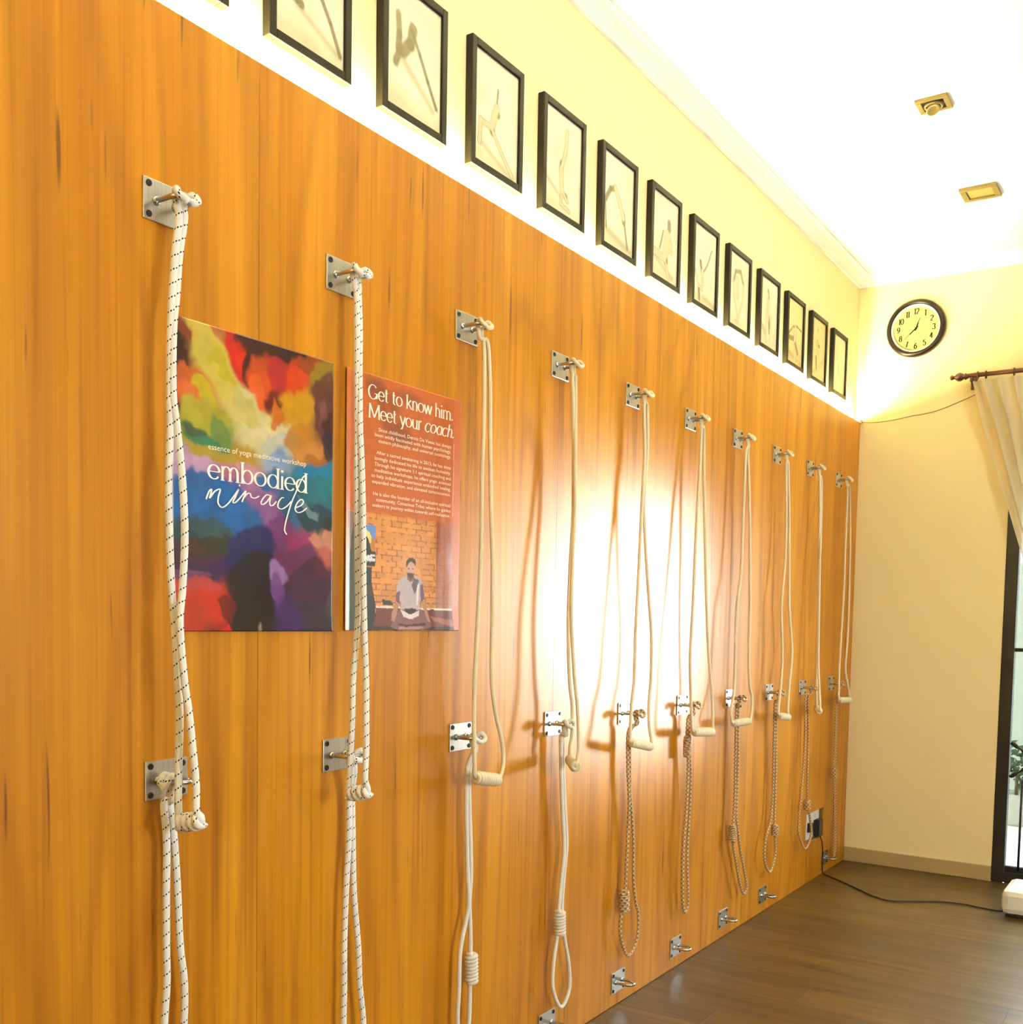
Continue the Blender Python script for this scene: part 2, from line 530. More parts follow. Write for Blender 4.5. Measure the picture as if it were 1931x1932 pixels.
# ---------------------------------------------------------------- glazed door
door = bpy.data.objects.new('door_1', None); COL.objects.link(door); door['kind'] = 'structure'
dx0, dx1 = XE-.004, XE+.055
def dpart(name, mb, m_, parent=door, bevel=0.0): return struct(name, mb, m_, parent, bevel)
dpart('door_frame', wall_boxes([((dx0, DY0, 0), (dx1, -.853, DZ)), ((dx0, -2.297, 0), (dx1, DY1, DZ)),
      ((dx0, -.853, 0), (dx1, -2.297, .06)), ((dx0, -.853, 2.28), (dx1, -2.297, DZ)),
      ((dx0, -1.08, .06), (dx1, -1.12, 2.28)), ((dx0, -1.85, .06), (dx1, -1.89, 2.28))]), MAT['black'], bevel=.003)
for nm, ya, yb, gm in (('side_light', -.853, -1.08, 'dim_tint'), ('door_leaf', -1.12, -1.85, 'glass'), ('side_light', -1.89, -2.297, 'dim_tint')):
    zlo, zhi = (.088, 2.25) if gm == 'dim_tint' else (.78, 1.98)  # unseen middle leaf: solid foot and head added to trim the sun patch
    leaf = dpart(nm, wall_boxes([((XE+.012, ya, .06), (XE+.04, yb, zlo)), ((XE+.012, ya, zhi), (XE+.04, yb, 2.28)),
                 ((XE+.012, ya, 1.243), (XE+.04, yb, 1.262))]), MAT['black'])
    dpart('glass_pane', MB().box((XE+.024, ya, zlo), (XE+.030, yb, 1.243)), MAT[gm], leaf)
    dpart('glass_pane', MB().box((XE+.024, ya, 1.262), (XE+.030, yb, zhi)), MAT[gm], leaf)
    if gm == 'dim_tint':
        for q in (.29, .71):
            yy = ya+(yb-ya)*q
            dpart('iron_bar', MB().tube([(XE+.014, yy, .07), (XE+.014, yy, .56)], .006, 8), MAT['black'], leaf)
            dpart('iron_bar', MB().tube([(XE+.014, yy, .78), (XE+.014, yy, 1.25)], .006, 8), MAT['black'], leaf)
        yc = (ya+yb)/2; hw = (ya-yb)/2-.004
        sc = MB()
        for sy in (-1, 1):
            for sz in (-1, 1):
                pts = crom([(XE+.008, yc+sy*hw, .665+sz*.082), (XE+.006, yc+sy*hw*.93, .665+sz*.09), (XE+.006, yc+sy*hw*.72, .665+sz*.072),
                            (XE+.006, yc+sy*hw*.45, .665+sz*.052), (XE+.006, yc+sy*hw*.18, .665+sz*.018), (XE+.006, yc, .665)], .006)
                sc.tube(pts, .006, 8, rfun=lambda t: .004+.007*abs(math.sin(t*PI*2.5)))
        dpart('scroll_ornament', sc, MAT['black'], leaf)
dpart('door_handle', MB().tube([(XE-.03, -1.175, 1.0), (XE-.03, -1.175, 1.12)], .009, 8).box((XE-.03, -1.17, 1.0), (XE+.012, -1.18, 1.012)).box((XE-.03, -1.17, 1.108), (XE+.012, -1.18, 1.12)), MAT['bar'])

# ---------------------------------------------------------------- unseen window behind the camera, added for fill daylight
win = bpy.data.objects.new('fill_window_1', None); COL.objects.link(win); win['kind'] = 'structure'
yw0, yw1 = YR-.10, YR-.05
struct('fill_window_frame', wall_boxes([((WX0, yw0, WZ0), (WX0+.05, yw1, WZ1)), ((WX1-.05, yw0, WZ0), (WX1, yw1, WZ1)),
       ((WX0, yw0, WZ0), (WX1, yw1, WZ0+.05)), ((WX0, yw0, WZ1-.05), (WX1, yw1, WZ1)), ((.525, yw0, WZ0), (.575, yw1, WZ1))]), MAT['black'], win)
struct('glass_pane', MB().box((WX0+.05, yw0+.02, WZ0+.05), (.525, yw0+.026, WZ1-.05)), MAT['glass'], win)
struct('glass_pane', MB().box((.575, yw0+.02, WZ0+.05), (WX1-.05, yw0+.026, WZ1-.05)), MAT['glass'], win)

# ---------------------------------------------------------------- terrace outside the door
struct('floor_terrace', MB().box((XE+T, -4.6, -.12), (9.0, 1.2, -.04)), MAT['paving'])
struct('wall_terrace', MB().box((8.2, -1.5, -.04), (8.4, 1.2, 1.9)), MAT['render_wall'])
def shrub(loc, h, seed, label):
    t = thing('potted_shrub', label, 'shrub', loc, 'shrubs on the terrace')
    x, y, z = loc
    part(t, 'pot', MB().lathe([(0, .10), (.02, .11), (.2, .14), (.22, .15), (.23, .13), (.2, .12)], loc, (0, 0, 1), 16), MAT['pot'])
    part(t, 'stem', MB().tube([(x, y, z+.18), (x+.01, y, z+.18+h*.5)], .012, 6), MAT['cable'])
    r = random.Random(seed); mb = MB()
    for i in range(260):
        a, b, q = r.uniform(0, 2*PI), r.uniform(-.9, 1), r.random()**.4
        c = Vector((x+.26*q*math.cos(a)*math.sqrt(1-b*b*.8), y+.26*q*math.sin(a)*math.sqrt(1-b*b*.8), z+.2+h*.5+h*.45*q*b))
        d1 = Vector((r.uniform(-1, 1), r.uniform(-1, 1), r.uniform(-.4, 1))).normalized(); d2 = d1.orthogonal().normalized()
        i0 = len(mb.v)
        for s_, w_ in ((0, 0), (.5, .018), (1, 0), (.5, -.018)): mb.v.append(tuple(c+d1*(.07*s_)+d2*w_))
        mb.f.append((i0, i0+1, i0+2, i0+3))
    o = part(t, 'foliage', mb, MAT['leaf']); o['kind'] = 'stuff'
shrub((6.9, -.62, -.04), .42, 1, 'low leafy shrub in a pot on the terrace behind the glazed door')
shrub((6.85, -1.15, -.04), .6, 2, 'taller leafy shrub in a pot beyond the middle of the glazed door')

# ---------------------------------------------------------------- cove light on top of the panelling
t = thing('led_strip', 'warm white light strip lying along the top of the wood panelling', 'light strip', (XB, .016, ZP-.006))
part(t, 'strip', MB().box((XB+.05, .012, ZP-.006), (XE-.10, .020, ZP-.003)), MAT['led'])

# ================================================================== rope hooks
S = .486
hook_plate = MB().box((-.05, -.004, -.0385), (.05, 0, .0385)).data('plate')
pts = [(-.022, -.003, 0), (-.022, -.020, 0), (-.022, -.043, 0)]
for i in range(1, 12):
    a = PI*i/12
    pts.append((-.022*math.cos(a), -.043-.022*math.sin(a), 0))
pts += [(.022, -.043, 0), (.022, -.020, 0), (.022, -.003, 0)]
hook_bar = MB().tube(pts, .0052, 10)
for sx in (-.022, .022): hook_bar.lathe([(0, .009), (.003, .008), (.006, .0055)], (sx, -.004, 0), (0, -1, 0), 12)
hook_bar = hook_bar.data('u_bar')
hook_screw = MB().lathe([(0, .0065), (.0016, .0062), (.0026, .004), (.0014, .0035)], (0, 0, 0), (0, -1, 0), 12).data('screw')
def hook(i, row, zc, label):
    t = thing('rope_hook', label, 'hook', (i*S+.05, 0, zc), 'steel rope hooks on the %s row' % row)
    pl = link('plate', hook_plate, MAT['steel'], t, bevel=.0015)
    link('u_bar', hook_bar, MAT['bar'], t)
    for sx in (-.038, .038):
        for sz in (-.028, .028): link('screw', hook_screw, MAT['screw'], pl, (sx, -.004, sz))
ZU, ZL, ZF = 2.1475, 1.0475, .085
def place(i):
    return ORD[9-i]+' from the clock wall' if i < 9 else 'next to the clock wall'
for i in range(10):
    hook(i, 'upper', ZU, 'steel hook plate with U bar in the upper row, ' + place(i))
for i in range(10):
    hook(i, 'middle', ZL, 'steel hook plate with U bar in the middle row, ' + place(i))
for i in (3, 4, 5, 6, 7, 9):
    hook(i, 'bottom', ZF, 'empty steel hook plate near the floor, under the %s rope column from the clock wall' % ORD[9-i])

# ================================================================== ropes
UPPER = {
 0: dict(l=[(0.035, -0.05, 2.043), (0.027, -0.051, 1.963), (0.023, -0.052, 1.904), (0.02, -0.053, 1.788), (0.019, -0.055, 1.715), (0.014, -0.057, 1.617), (0.014, -0.059, 1.519), (0.016, -0.062, 1.42), (0.021, -0.064, 1.354), (0.026, -0.067, 1.249), (0.028, -0.07, 1.182), (0.024, -0.073, 1.113), (0.019, -0.077, 1.046), (0.017, -0.08, 0.998)],
  r=[(0.045, -0.05, 2.046), (0.036, -0.052, 1.965), (0.027, -0.055, 1.904), (0.023, -0.058, 1.788), (0.029, -0.063, 1.716), (0.037, -0.068, 1.619), (0.037, -0.074, 1.52), (0.027, -0.08, 1.42), (0.016, -0.086, 1.354), (0.02, -0.093, 1.251), (0.025, -0.101, 1.184), (0.028, -0.108, 1.116), (0.028, -0.117, 1.049), (0.022, -0.125, 1.002)],
  h=((0.022, -0.08, 0.974),(0.03, -0.125, 0.982),0.0187)),
 1: dict(l=[(0.534, -0.05, 2.108), (0.536, -0.051, 2.025), (0.536, -0.052, 1.949), (0.535, -0.054, 1.876), (0.534, -0.056, 1.796), (0.532, -0.058, 1.717), (0.531, -0.061, 1.598), (0.532, -0.063, 1.477), (0.53, -0.066, 1.357), (0.514, -0.069, 1.23), (0.508, -0.073, 1.149), (0.501, -0.076, 1.067), (0.493, -0.08, 1.002)],
  r=[(0.541, -0.05, 2.11), (0.544, -0.052, 2.027), (0.541, -0.055, 1.95), (0.538, -0.059, 1.876), (0.535, -0.064, 1.795), (0.535, -0.07, 1.716), (0.533, -0.077, 1.597), (0.529, -0.083, 1.476), (0.525, -0.091, 1.357), (0.524, -0.099, 1.231), (0.517, -0.107, 1.151), (0.508, -0.116, 1.07), (0.495, -0.125, 1.007)],
  h=((0.495, -0.08, 0.967),(0.502, -0.125, 0.976),0.0179)),
 2: dict(l=[(1.034, -0.05, 2.104), (1.038, -0.051, 1.993), (1.036, -0.053, 1.88), (1.029, -0.055, 1.765), (1.026, -0.058, 1.65), (1.021, -0.061, 1.524), (1.008, -0.064, 1.368), (0.993, -0.068, 1.212), (0.988, -0.071, 1.117), (0.984, -0.076, 1.045), (0.982, -0.08, 0.982)],
  r=[(1.053, -0.05, 2.108), (1.065, -0.051, 1.999), (1.066, -0.053, 1.884), (1.069, -0.055, 1.77), (1.071, -0.058, 1.654), (1.077, -0.061, 1.527), (1.076, -0.064, 1.368), (1.073, -0.068, 1.208), (1.091, -0.071, 1.11), (1.116, -0.076, 1.033), (1.119, -0.08, 0.968)],
  h=((0.993, -0.08, 0.945),(1.089, -0.08, 0.927),0.0186)),
 3: dict(l=[(1.496, -0.052, 2.115), (1.505, -0.052, 2.04), (1.511, -0.053, 1.955), (1.516, -0.053, 1.826), (1.517, -0.054, 1.695), (1.506, -0.055, 1.55), (1.499, -0.056, 1.371), (1.512, -0.057, 1.191), (1.53, -0.058, 1.107), (1.532, -0.059, 1.023), (1.519, -0.06, 0.972)],
  r=[(1.515, -0.052, 2.118), (1.516, -0.054, 2.042), (1.512, -0.058, 1.955), (1.51, -0.062, 1.824), (1.503, -0.068, 1.693), (1.486, -0.074, 1.549), (1.475, -0.081, 1.371), (1.489, -0.089, 1.193), (1.495, -0.097, 1.112), (1.49, -0.106, 1.03), (1.477, -0.115, 0.968)],
  h=((1.524, -0.06, 0.937),(1.459, -0.115, 0.928),0.0183)),
 4: dict(l=[(1.986, -0.05, 2.106), (1.999, -0.051, 1.951), (1.986, -0.053, 1.792), (1.972, -0.056, 1.633), (1.958, -0.059, 1.475), (1.943, -0.062, 1.317), (1.935, -0.066, 1.175), (1.91, -0.071, 1.085), (1.897, -0.075, 1.012), (1.89, -0.08, 0.975)],
  r=[(2.012, -0.05, 2.11), (2.019, -0.051, 1.954), (2.0, -0.053, 1.794), (2.014, -0.056, 1.636), (2.04, -0.059, 1.477), (2.068, -0.062, 1.316), (2.064, -0.066, 1.17), (2.044, -0.071, 1.077), (2.044, -0.075, 1.001), (2.052, -0.08, 0.955)],
  h=((1.902, -0.08, 0.957),(2.047, -0.08, 0.929),0.0155)),
 5: dict(l=[(2.475, -0.05, 2.106), (2.467, -0.052, 1.959), (2.446, -0.055, 1.782), (2.432, -0.058, 1.606), (2.415, -0.063, 1.431), (2.392, -0.068, 1.238), (2.394, -0.074, 1.109), (2.398, -0.08, 0.988)],
  r=[(2.5, -0.05, 2.11), (2.505, -0.052, 1.964), (2.518, -0.055, 1.789), (2.533, -0.058, 1.612), (2.546, -0.063, 1.433), (2.57, -0.068, 1.234), (2.596, -0.074, 1.099), (2.602, -0.08, 0.972)],
  h=((2.425, -0.08, 0.951),(2.596, -0.08, 0.937),0.0175)),
 6: dict(l=[(2.94, -0.05, 2.083), (2.933, -0.051, 1.955), (2.924, -0.053, 1.762), (2.91, -0.056, 1.569), (2.871, -0.059, 1.439), (2.861, -0.062, 1.249), (2.854, -0.066, 1.139), (2.832, -0.071, 1.065), (2.802, -0.075, 1.01), (2.795, -0.08, 0.98)],
  r=[(2.964, -0.05, 2.087), (2.984, -0.051, 1.961), (3.006, -0.053, 1.768), (3.017, -0.056, 1.573), (3.02, -0.059, 1.442), (3.018, -0.062, 1.224), (3.031, -0.066, 1.1), (3.046, -0.071, 1.054), (3.039, -0.075, 0.992), (3.016, -0.08, 0.964)],
  h=((2.824, -0.08, 0.954),(2.993, -0.08, 0.95),0.0158)),
 7: dict(l=[(3.444, -0.05, 2.084), (3.459, -0.052, 1.875), (3.456, -0.056, 1.663), (3.413, -0.061, 1.449), (3.433, -0.066, 1.237), (3.407, -0.073, 1.093), (3.366, -0.08, 0.979)],
  r=[(3.472, -0.05, 2.088), (3.5, -0.052, 1.879), (3.512, -0.056, 1.666), (3.52, -0.061, 1.451), (3.567, -0.066, 1.235), (3.525, -0.073, 1.088), (3.494, -0.08, 0.97)],
  h=((3.387, -0.08, 0.945),(3.505, -0.08, 0.932),0.0164)),
 8: dict(l=[(3.941, -0.052, 2.072), (3.961, -0.053, 1.845), (3.962, -0.054, 1.614), (3.989, -0.056, 1.202), (3.988, -0.058, 1.04), (3.993, -0.06, 0.973)],
  r=[(3.97, -0.052, 2.075), (3.967, -0.058, 1.845), (3.939, -0.068, 1.613), (3.928, -0.081, 1.205), (3.909, -0.097, 1.046), (3.872, -0.115, 0.975)],
  h=((4.002, -0.06, 0.94),(3.864, -0.115, 0.939),0.0169)),
 9: dict(l=[(4.431, -0.05, 2.089), (4.423, -0.052, 1.799), (4.409, -0.056, 1.551), (4.375, -0.061, 1.302), (4.347, -0.066, 1.138), (4.33, -0.073, 1.025), (4.31, -0.08, 0.987)],
  r=[(4.47, -0.05, 2.093), (4.512, -0.052, 1.805), (4.513, -0.056, 1.554), (4.499, -0.061, 1.302), (4.461, -0.066, 1.134), (4.49, -0.073, 1.047), (4.511, -0.08, 0.976)],
  h=((4.337, -0.08, 0.965),(4.518, -0.08, 0.955),0.0164)),
}
LOWER = {
 0: dict(l=[(0.021, -0.032, 1.006), (0.027, -0.032, 0.934), (0.026, -0.032, 0.829), (0.026, -0.032, 0.723), (0.027, -0.032, 0.651), (0.021, -0.032, 0.57), (0.019, -0.032, 0.445)],
  m=[(0.035, -0.032, 0.374)],
  r=[(0.035, -0.032, 1.004), (0.045, -0.032, 0.931), (0.053, -0.032, 0.823), (0.059, -0.032, 0.715), (0.069, -0.032, 0.639), (0.068, -0.032, 0.555), (0.058, -0.032, 0.43)],
  k=((0.019, -0.032, 0.509),0.0174,0.0694)),
 1: dict(l=[(0.544, -0.032, 0.952), (0.544, -0.032, 0.847), (0.536, -0.032, 0.72), (0.532, -0.032, 0.592), (0.533, -0.032, 0.505), (0.532, -0.032, 0.405), (0.536, -0.032, 0.316)],
  m=[(0.563, -0.032, 0.241)],
  r=[(0.555, -0.032, 0.951), (0.558, -0.032, 0.844), (0.564, -0.032, 0.714), (0.581, -0.032, 0.58), (0.587, -0.032, 0.49), (0.602, -0.032, 0.383), (0.596, -0.032, 0.295)],
  k=((0.601, -0.032, 0.343),0.0179,0.0689)),
 2: dict(l=[(1.015, -0.032, 0.963), (1.013, -0.032, 0.867), (1.018, -0.032, 0.766), (1.025, -0.032, 0.666), (1.032, -0.032, 0.589), (1.021, -0.032, 0.542), (1.005, -0.032, 0.496), (0.994, -0.032, 0.448), (0.992, -0.032, 0.348), (0.989, -0.032, 0.258)],
  m=[(1.016, -0.032, 0.169)],
  r=[(1.027, -0.032, 0.961), (1.027, -0.032, 0.865), (1.035, -0.032, 0.763), (1.04, -0.032, 0.663), (1.035, -0.032, 0.588), (1.039, -0.032, 0.538), (1.042, -0.032, 0.5), (1.044, -0.032, 0.45), (1.044, -0.032, 0.349), (1.041, -0.032, 0.241)],
  k=((1.044, -0.032, 0.399),0.0207,0.0874)),
 3: dict(l=[(1.508, -0.032, 1.011), (1.514, -0.032, 0.909), (1.525, -0.032, 0.795), (1.541, -0.032, 0.677), (1.542, -0.032, 0.621), (1.528, -0.032, 0.537), (1.519, -0.032, 0.464), (1.513, -0.032, 0.375), (1.494, -0.032, 0.295), (1.493, -0.032, 0.21)],
  m=[(1.546, -0.032, 0.134)],
  r=[(1.523, -0.032, 1.01), (1.527, -0.032, 0.907), (1.541, -0.032, 0.793), (1.558, -0.032, 0.674), (1.555, -0.032, 0.619), (1.543, -0.032, 0.534), (1.539, -0.032, 0.46), (1.556, -0.032, 0.364), (1.587, -0.032, 0.27), (1.596, -0.032, 0.18)],
  k=((1.521, -0.032, 0.414),0.019,0.0793)),
 4: dict(l=[(1.966, -0.032, 0.985), (1.969, -0.032, 0.858), (1.986, -0.032, 0.743), (1.983, -0.032, 0.602), (1.977, -0.032, 0.477), (1.973, -0.032, 0.419), (1.953, -0.032, 0.347), (1.945, -0.032, 0.304), (1.955, -0.032, 0.246)],
  m=[(2.011, -0.032, 0.178)],
  r=[(1.983, -0.032, 0.984), (1.986, -0.032, 0.856), (1.998, -0.032, 0.742), (2.006, -0.032, 0.714), (2.029, -0.032, 0.595), (2.036, -0.032, 0.465), (2.059, -0.032, 0.362), (2.082, -0.032, 0.318), (2.079, -0.032, 0.225)],
  k=((1.961, -0.032, 0.387),0.0211,0.0786)),
 5: dict(l=[(2.468, -0.032, 0.995), (2.464, -0.032, 0.884), (2.482, -0.032, 0.832), (2.483, -0.032, 0.751), (2.477, -0.032, 0.617), (2.462, -0.032, 0.483), (2.464, -0.032, 0.373), (2.471, -0.032, 0.275)],
  m=[(2.495, -0.032, 0.223)],
  r=[(2.481, -0.032, 0.995), (2.497, -0.032, 0.881), (2.501, -0.032, 0.83), (2.514, -0.032, 0.747), (2.511, -0.032, 0.612), (2.501, -0.032, 0.476), (2.51, -0.032, 0.364), (2.522, -0.032, 0.264)],
  k=((2.462, -0.032, 0.886),0.0168,0.0796)),
 6: dict(l=[(2.969, -0.032, 1.019), (2.973, -0.032, 0.902), (2.979, -0.032, 0.766), (2.984, -0.032, 0.63), (2.982, -0.032, 0.542), (2.968, -0.032, 0.458), (2.984, -0.032, 0.409), (3.025, -0.032, 0.322), (3.078, -0.032, 0.22)],
  m=[(3.127, -0.032, 0.164)],
  r=[(2.991, -0.032, 1.018), (2.998, -0.032, 0.9), (3.009, -0.032, 0.763), (3.009, -0.032, 0.626), (3.01, -0.032, 0.538), (3.032, -0.032, 0.474), (3.068, -0.032, 0.376), (3.143, -0.032, 0.238), (3.164, -0.032, 0.183)],
  k=((2.962, -0.032, 0.462),0.0177,0.0732)),
 7: dict(l=[(3.453, -0.032, 1.002), (3.455, -0.032, 0.915), (3.456, -0.032, 0.795), (3.462, -0.032, 0.697), (3.463, -0.032, 0.536), (3.444, -0.032, 0.44), (3.4, -0.032, 0.382), (3.377, -0.032, 0.321), (3.391, -0.032, 0.253)],
  m=[(3.458, -0.032, 0.197)],
  r=[(3.475, -0.032, 1.001), (3.477, -0.032, 0.913), (3.485, -0.032, 0.792), (3.495, -0.032, 0.693), (3.5, -0.032, 0.531), (3.503, -0.032, 0.431), (3.514, -0.032, 0.353), (3.535, -0.032, 0.293), (3.505, -0.032, 0.227)],
  k=((3.503, -0.032, 0.388),0.0184,0.0551)),
 8: dict(l=[(3.903, -0.032, 1.003), (3.915, -0.032, 0.825), (3.91, -0.032, 0.666), (3.878, -0.032, 0.484), (3.865, -0.032, 0.375), (3.872, -0.032, 0.309)],
  m=[(3.983, -0.032, 0.216)],
  r=[(3.937, -0.032, 1.001), (3.963, -0.032, 0.821), (3.974, -0.032, 0.659), (3.989, -0.032, 0.469), (4.044, -0.032, 0.361), (4.072, -0.032, 0.276)],
  k=((3.975, -0.032, 0.443),0.0199,0.054)),
 9: dict(l=[(4.427, -0.032, 0.975), (4.432, -0.032, 0.899), (4.437, -0.032, 0.703), (4.437, -0.032, 0.627), (4.426, -0.032, 0.561), (4.462, -0.032, 0.433), (4.491, -0.032, 0.201), (4.501, -0.032, 0.127)],
  m=[(4.497, -0.032, 0.08)],
  r=[(4.452, -0.032, 0.973), (4.452, -0.032, 0.898), (4.457, -0.032, 0.701), (4.457, -0.032, 0.625), (4.456, -0.032, 0.558), (4.482, -0.032, 0.431), (4.512, -0.032, 0.197), (4.521, -0.032, 0.124)],
  k=((4.426, -0.032, 0.561),0.0198,0.0671)),
}

def hitch(c, zc, side, k):
    """from the bridge under the U bar, round the bar and down between its legs"""
    H = [(.012, -.0735, -.006), (.0228, -.0685, .001), (.0185, -.058, .0122), (.011, -.0465, .001), (.0072, -.0465, -.014), (.0062, -.050, -.034)]
    return [(c+side*a, y*1.0, zc+z*k) for a, y, z in H]

def leg_hitch(c, zc, side):
    """the same knot slid back onto the leg of the U bar"""
    x, y = c-.022, -.038
    return [(x-.0125, y+side*.008, zc-.003), (x-.006, y+side*.011, zc+.0105), (x+.004, y+side*.011, zc+.0118), (x+.0125, y+side*.009, zc), (x+.009, y+side*.007, zc-.016), (x+.004, y+side*.006, zc-.034)]

def coil(mb, a, b, R, rr):
    """rope wound round the line a-b"""
    a, b = Vector(a), Vector(b); ax = b-a; L = ax.length; ax.normalize()
    e1 = ax.orthogonal().normalized(); e2 = ax.cross(e1)
    Rc = R-rr*.9
    turns = max(4, L/(2*rr*.97)); n = int(turns*18)
    pts = []
    for k in range(n+1):
        t = k/n
        rc = Rc*(1-.35*max(0, abs(t-.5)-.42)/.08)
        pts.append(a+ax*(L*t)+e1*(rc*math.cos(2*PI*turns*t))+e2*(rc*math.sin(2*PI*turns*t)))
    mb.tube(pts, rr, 8)
    mb.tube([a+ax*(L*.03), b-ax*(L*.03)], Rc*.9, 14)
    return mb

def rope_thing(name, label, group, c, zc, left, right, mid, r, m_, knot, twist, tag_):
    t = thing(name, label, 'rope', (c, 0, zc), group)
    if tag_ == 'leg':
        bridge = (c-.035, -.038, zc-.008); ha, hb = leg_hitch(c, zc, -1), leg_hitch(c, zc, 1)
    else:
        bridge = (c, -.0725, zc-.0095); ha, hb = hitch(c, zc, 1, 1.0), hitch(c, zc, -1, 1.0)
    path = [bridge]+ha+list(right)+list(mid)+list(reversed(left))+list(reversed(hb))+[bridge]
    P = crom(path, .0055 if not twist else .004)[:-1]
    mb = MB().tube(P, r, 10, closed=True, lobes=3 if twist else 0, amp=.13, pitch=.016, caps=False)
    part(t, 'rope_loop', mb, m_)
    return t

for i in range(10):
    d = UPPER[i]
    c = i*S+.05
    r = .0072 if i < 2 else .0058
    m_ = MAT['white_fleck'] if i < 2 else MAT['cream']
    look = {0: 'white rope loop with dark flecks hanging along the edge of the colourful poster',
            1: 'white rope loop with dark flecks hanging across the orange poster'}.get(i,
            'cream rope loop with wound handle on upper hook, ' + place(i))
    a, b, R = d['h']
    t = rope_thing('yoga_rope', look, 'rope loops on the upper hooks', c, ZU, d['l'], d['r'], [b, a], r, m_, None, False, '')
    va = Vector(b)-Vector(a); ext = va.normalized()*.006
    part(t, 'wound_handle', coil(MB(), Vector(a)-ext, Vector(b)+ext, max(R, r*2.2), r*.98), m_)
for i in range(10):
    d = LOWER[i]
    c = i*S+.05
    r = .0072 if i < 2 else (.0062 if i < 4 else .0056)
    m_ = MAT['white_fleck'] if i < 2 else MAT['white_rope'] if i < 4 else MAT['mottle'] if i < 8 else MAT['tan']
    kind = 'white rope loop with dark flecks' if i < 2 else 'off-white rope loop with barrel knot' if i < 4 else 'mottled brown knotted rope loop' if i < 8 else 'twisted tan knotted rope loop'
    t = rope_thing('yoga_rope', kind + ' on middle hook, ' + place(i), 'rope loops on the middle hooks', c, ZL, d['l'], d['r'], d['m'], r, m_, None, i >= 8, 'leg' if i == 0 else '')
    k, kr, kh = d['k']
    part(t, 'knot', coil(MB(), (k[0], k[1]-.003, k[2]+kh/2), (k[0]+.004, k[1]-.003, k[2]-kh/2), max(min(kr, .019), r*2.2), r*.85), m_)

# ================================================================== printed sheets
def vnoise(x, y, seed=0):
    xi = np.floor(x).astype(np.int64); yi = np.floor(y).astype(np.int64)
    xf = x-xi; yf = y-yi
    def h(a, b):
        q = (a*374761393+b*668265263+seed*974634777) & 0xffffffff
        q = ((q ^ (q >> 13))*1274126177) & 0xffffffff
        return ((q ^ (q >> 16)) & 0xffff)/65535.0
    sx = xf*xf*(3-2*xf); sy = yf*yf*(3-2*yf)
    return (h(xi, yi)*(1-sx)+h(xi+1, yi)*sx)*(1-sy)+(h(xi, yi+1)*(1-sx)+h(xi+1, yi+1)*sx)*sy
def fbm(x, y, seed=0, o=4):
    s = 0; a = .5; t = 0
    for k in range(o):
        s = s+a*vnoise(x*2**k, y*2**k, seed+k*17); t += a; a *= .5
    return s/t
def over(img, k, c):
    c = np.array(lin(c) if isinstance(c, str) else c)
    img[:] = img*(1-k[..., None])+c*k[..., None]
def in_poly(U, V, poly):
    r = np.zeros(U.shape, bool); n = len(poly)
    for i in range(n):
        x0, y0 = poly[i]; x1, y1 = poly[(i+1) % n]
        if y0 == y1: continue
        c = ((y0 > V) != (y1 > V)) & (U < (x1-x0)*(V-y0)/(y1-y0)+x0)
        r ^= c
    return r
def seg_dist(U, V, a, b, asp):
    ax, ay = a[0], a[1]*asp; bx, by = b[0], b[1]*asp
    dx, dy = bx-ax, by-ay; L = dx*dx+dy*dy+1e-9
    t = np.clip(((U-ax)*dx+(V*asp-ay)*dy)/L, 0, 1)
    return np.hypot(U-ax-t*dx, V*asp-ay-t*dy), t

def sheet(t, name, x0, x1, z0, z1, nu, nv, img, material, yfun):
    """img[nv, nu, 3], row 0 at the top"""
    us = np.linspace(0, 1, nu); vs_ = np.linspace(0, 1, nv)
    loc = t.location
    verts = [(x0+(x1-x0)*u-loc.x, yfun(u, v)-loc.y, z1-(z1-z0)*v-loc.z) for v in vs_ for u in us]
    faces = [(j*nu+i, (j+1)*nu+i, (j+1)*nu+i+1, j*nu+i+1) for j in range(nv-1) for i in range(nu-1)]
    me = bpy.data.meshes.new(name); me.from_pydata(verts, [], faces)
    ca = me.color_attributes.new('print', 'FLOAT_COLOR', 'POINT')
    rgba = np.ones((nv*nu, 4), np.float32); rgba[:, :3] = img.reshape(-1, 3)
    ca.data.foreach_set('color', rgba.ravel())
    me.polygons.foreach_set('use_smooth', [True]*len(faces))
    me.update()
    o = link(name, me, material, t)
    s_ = o.modifiers.new('thickness', 'SOLIDIFY'); s_.thickness = .0005; s_.offset = -1
    return o

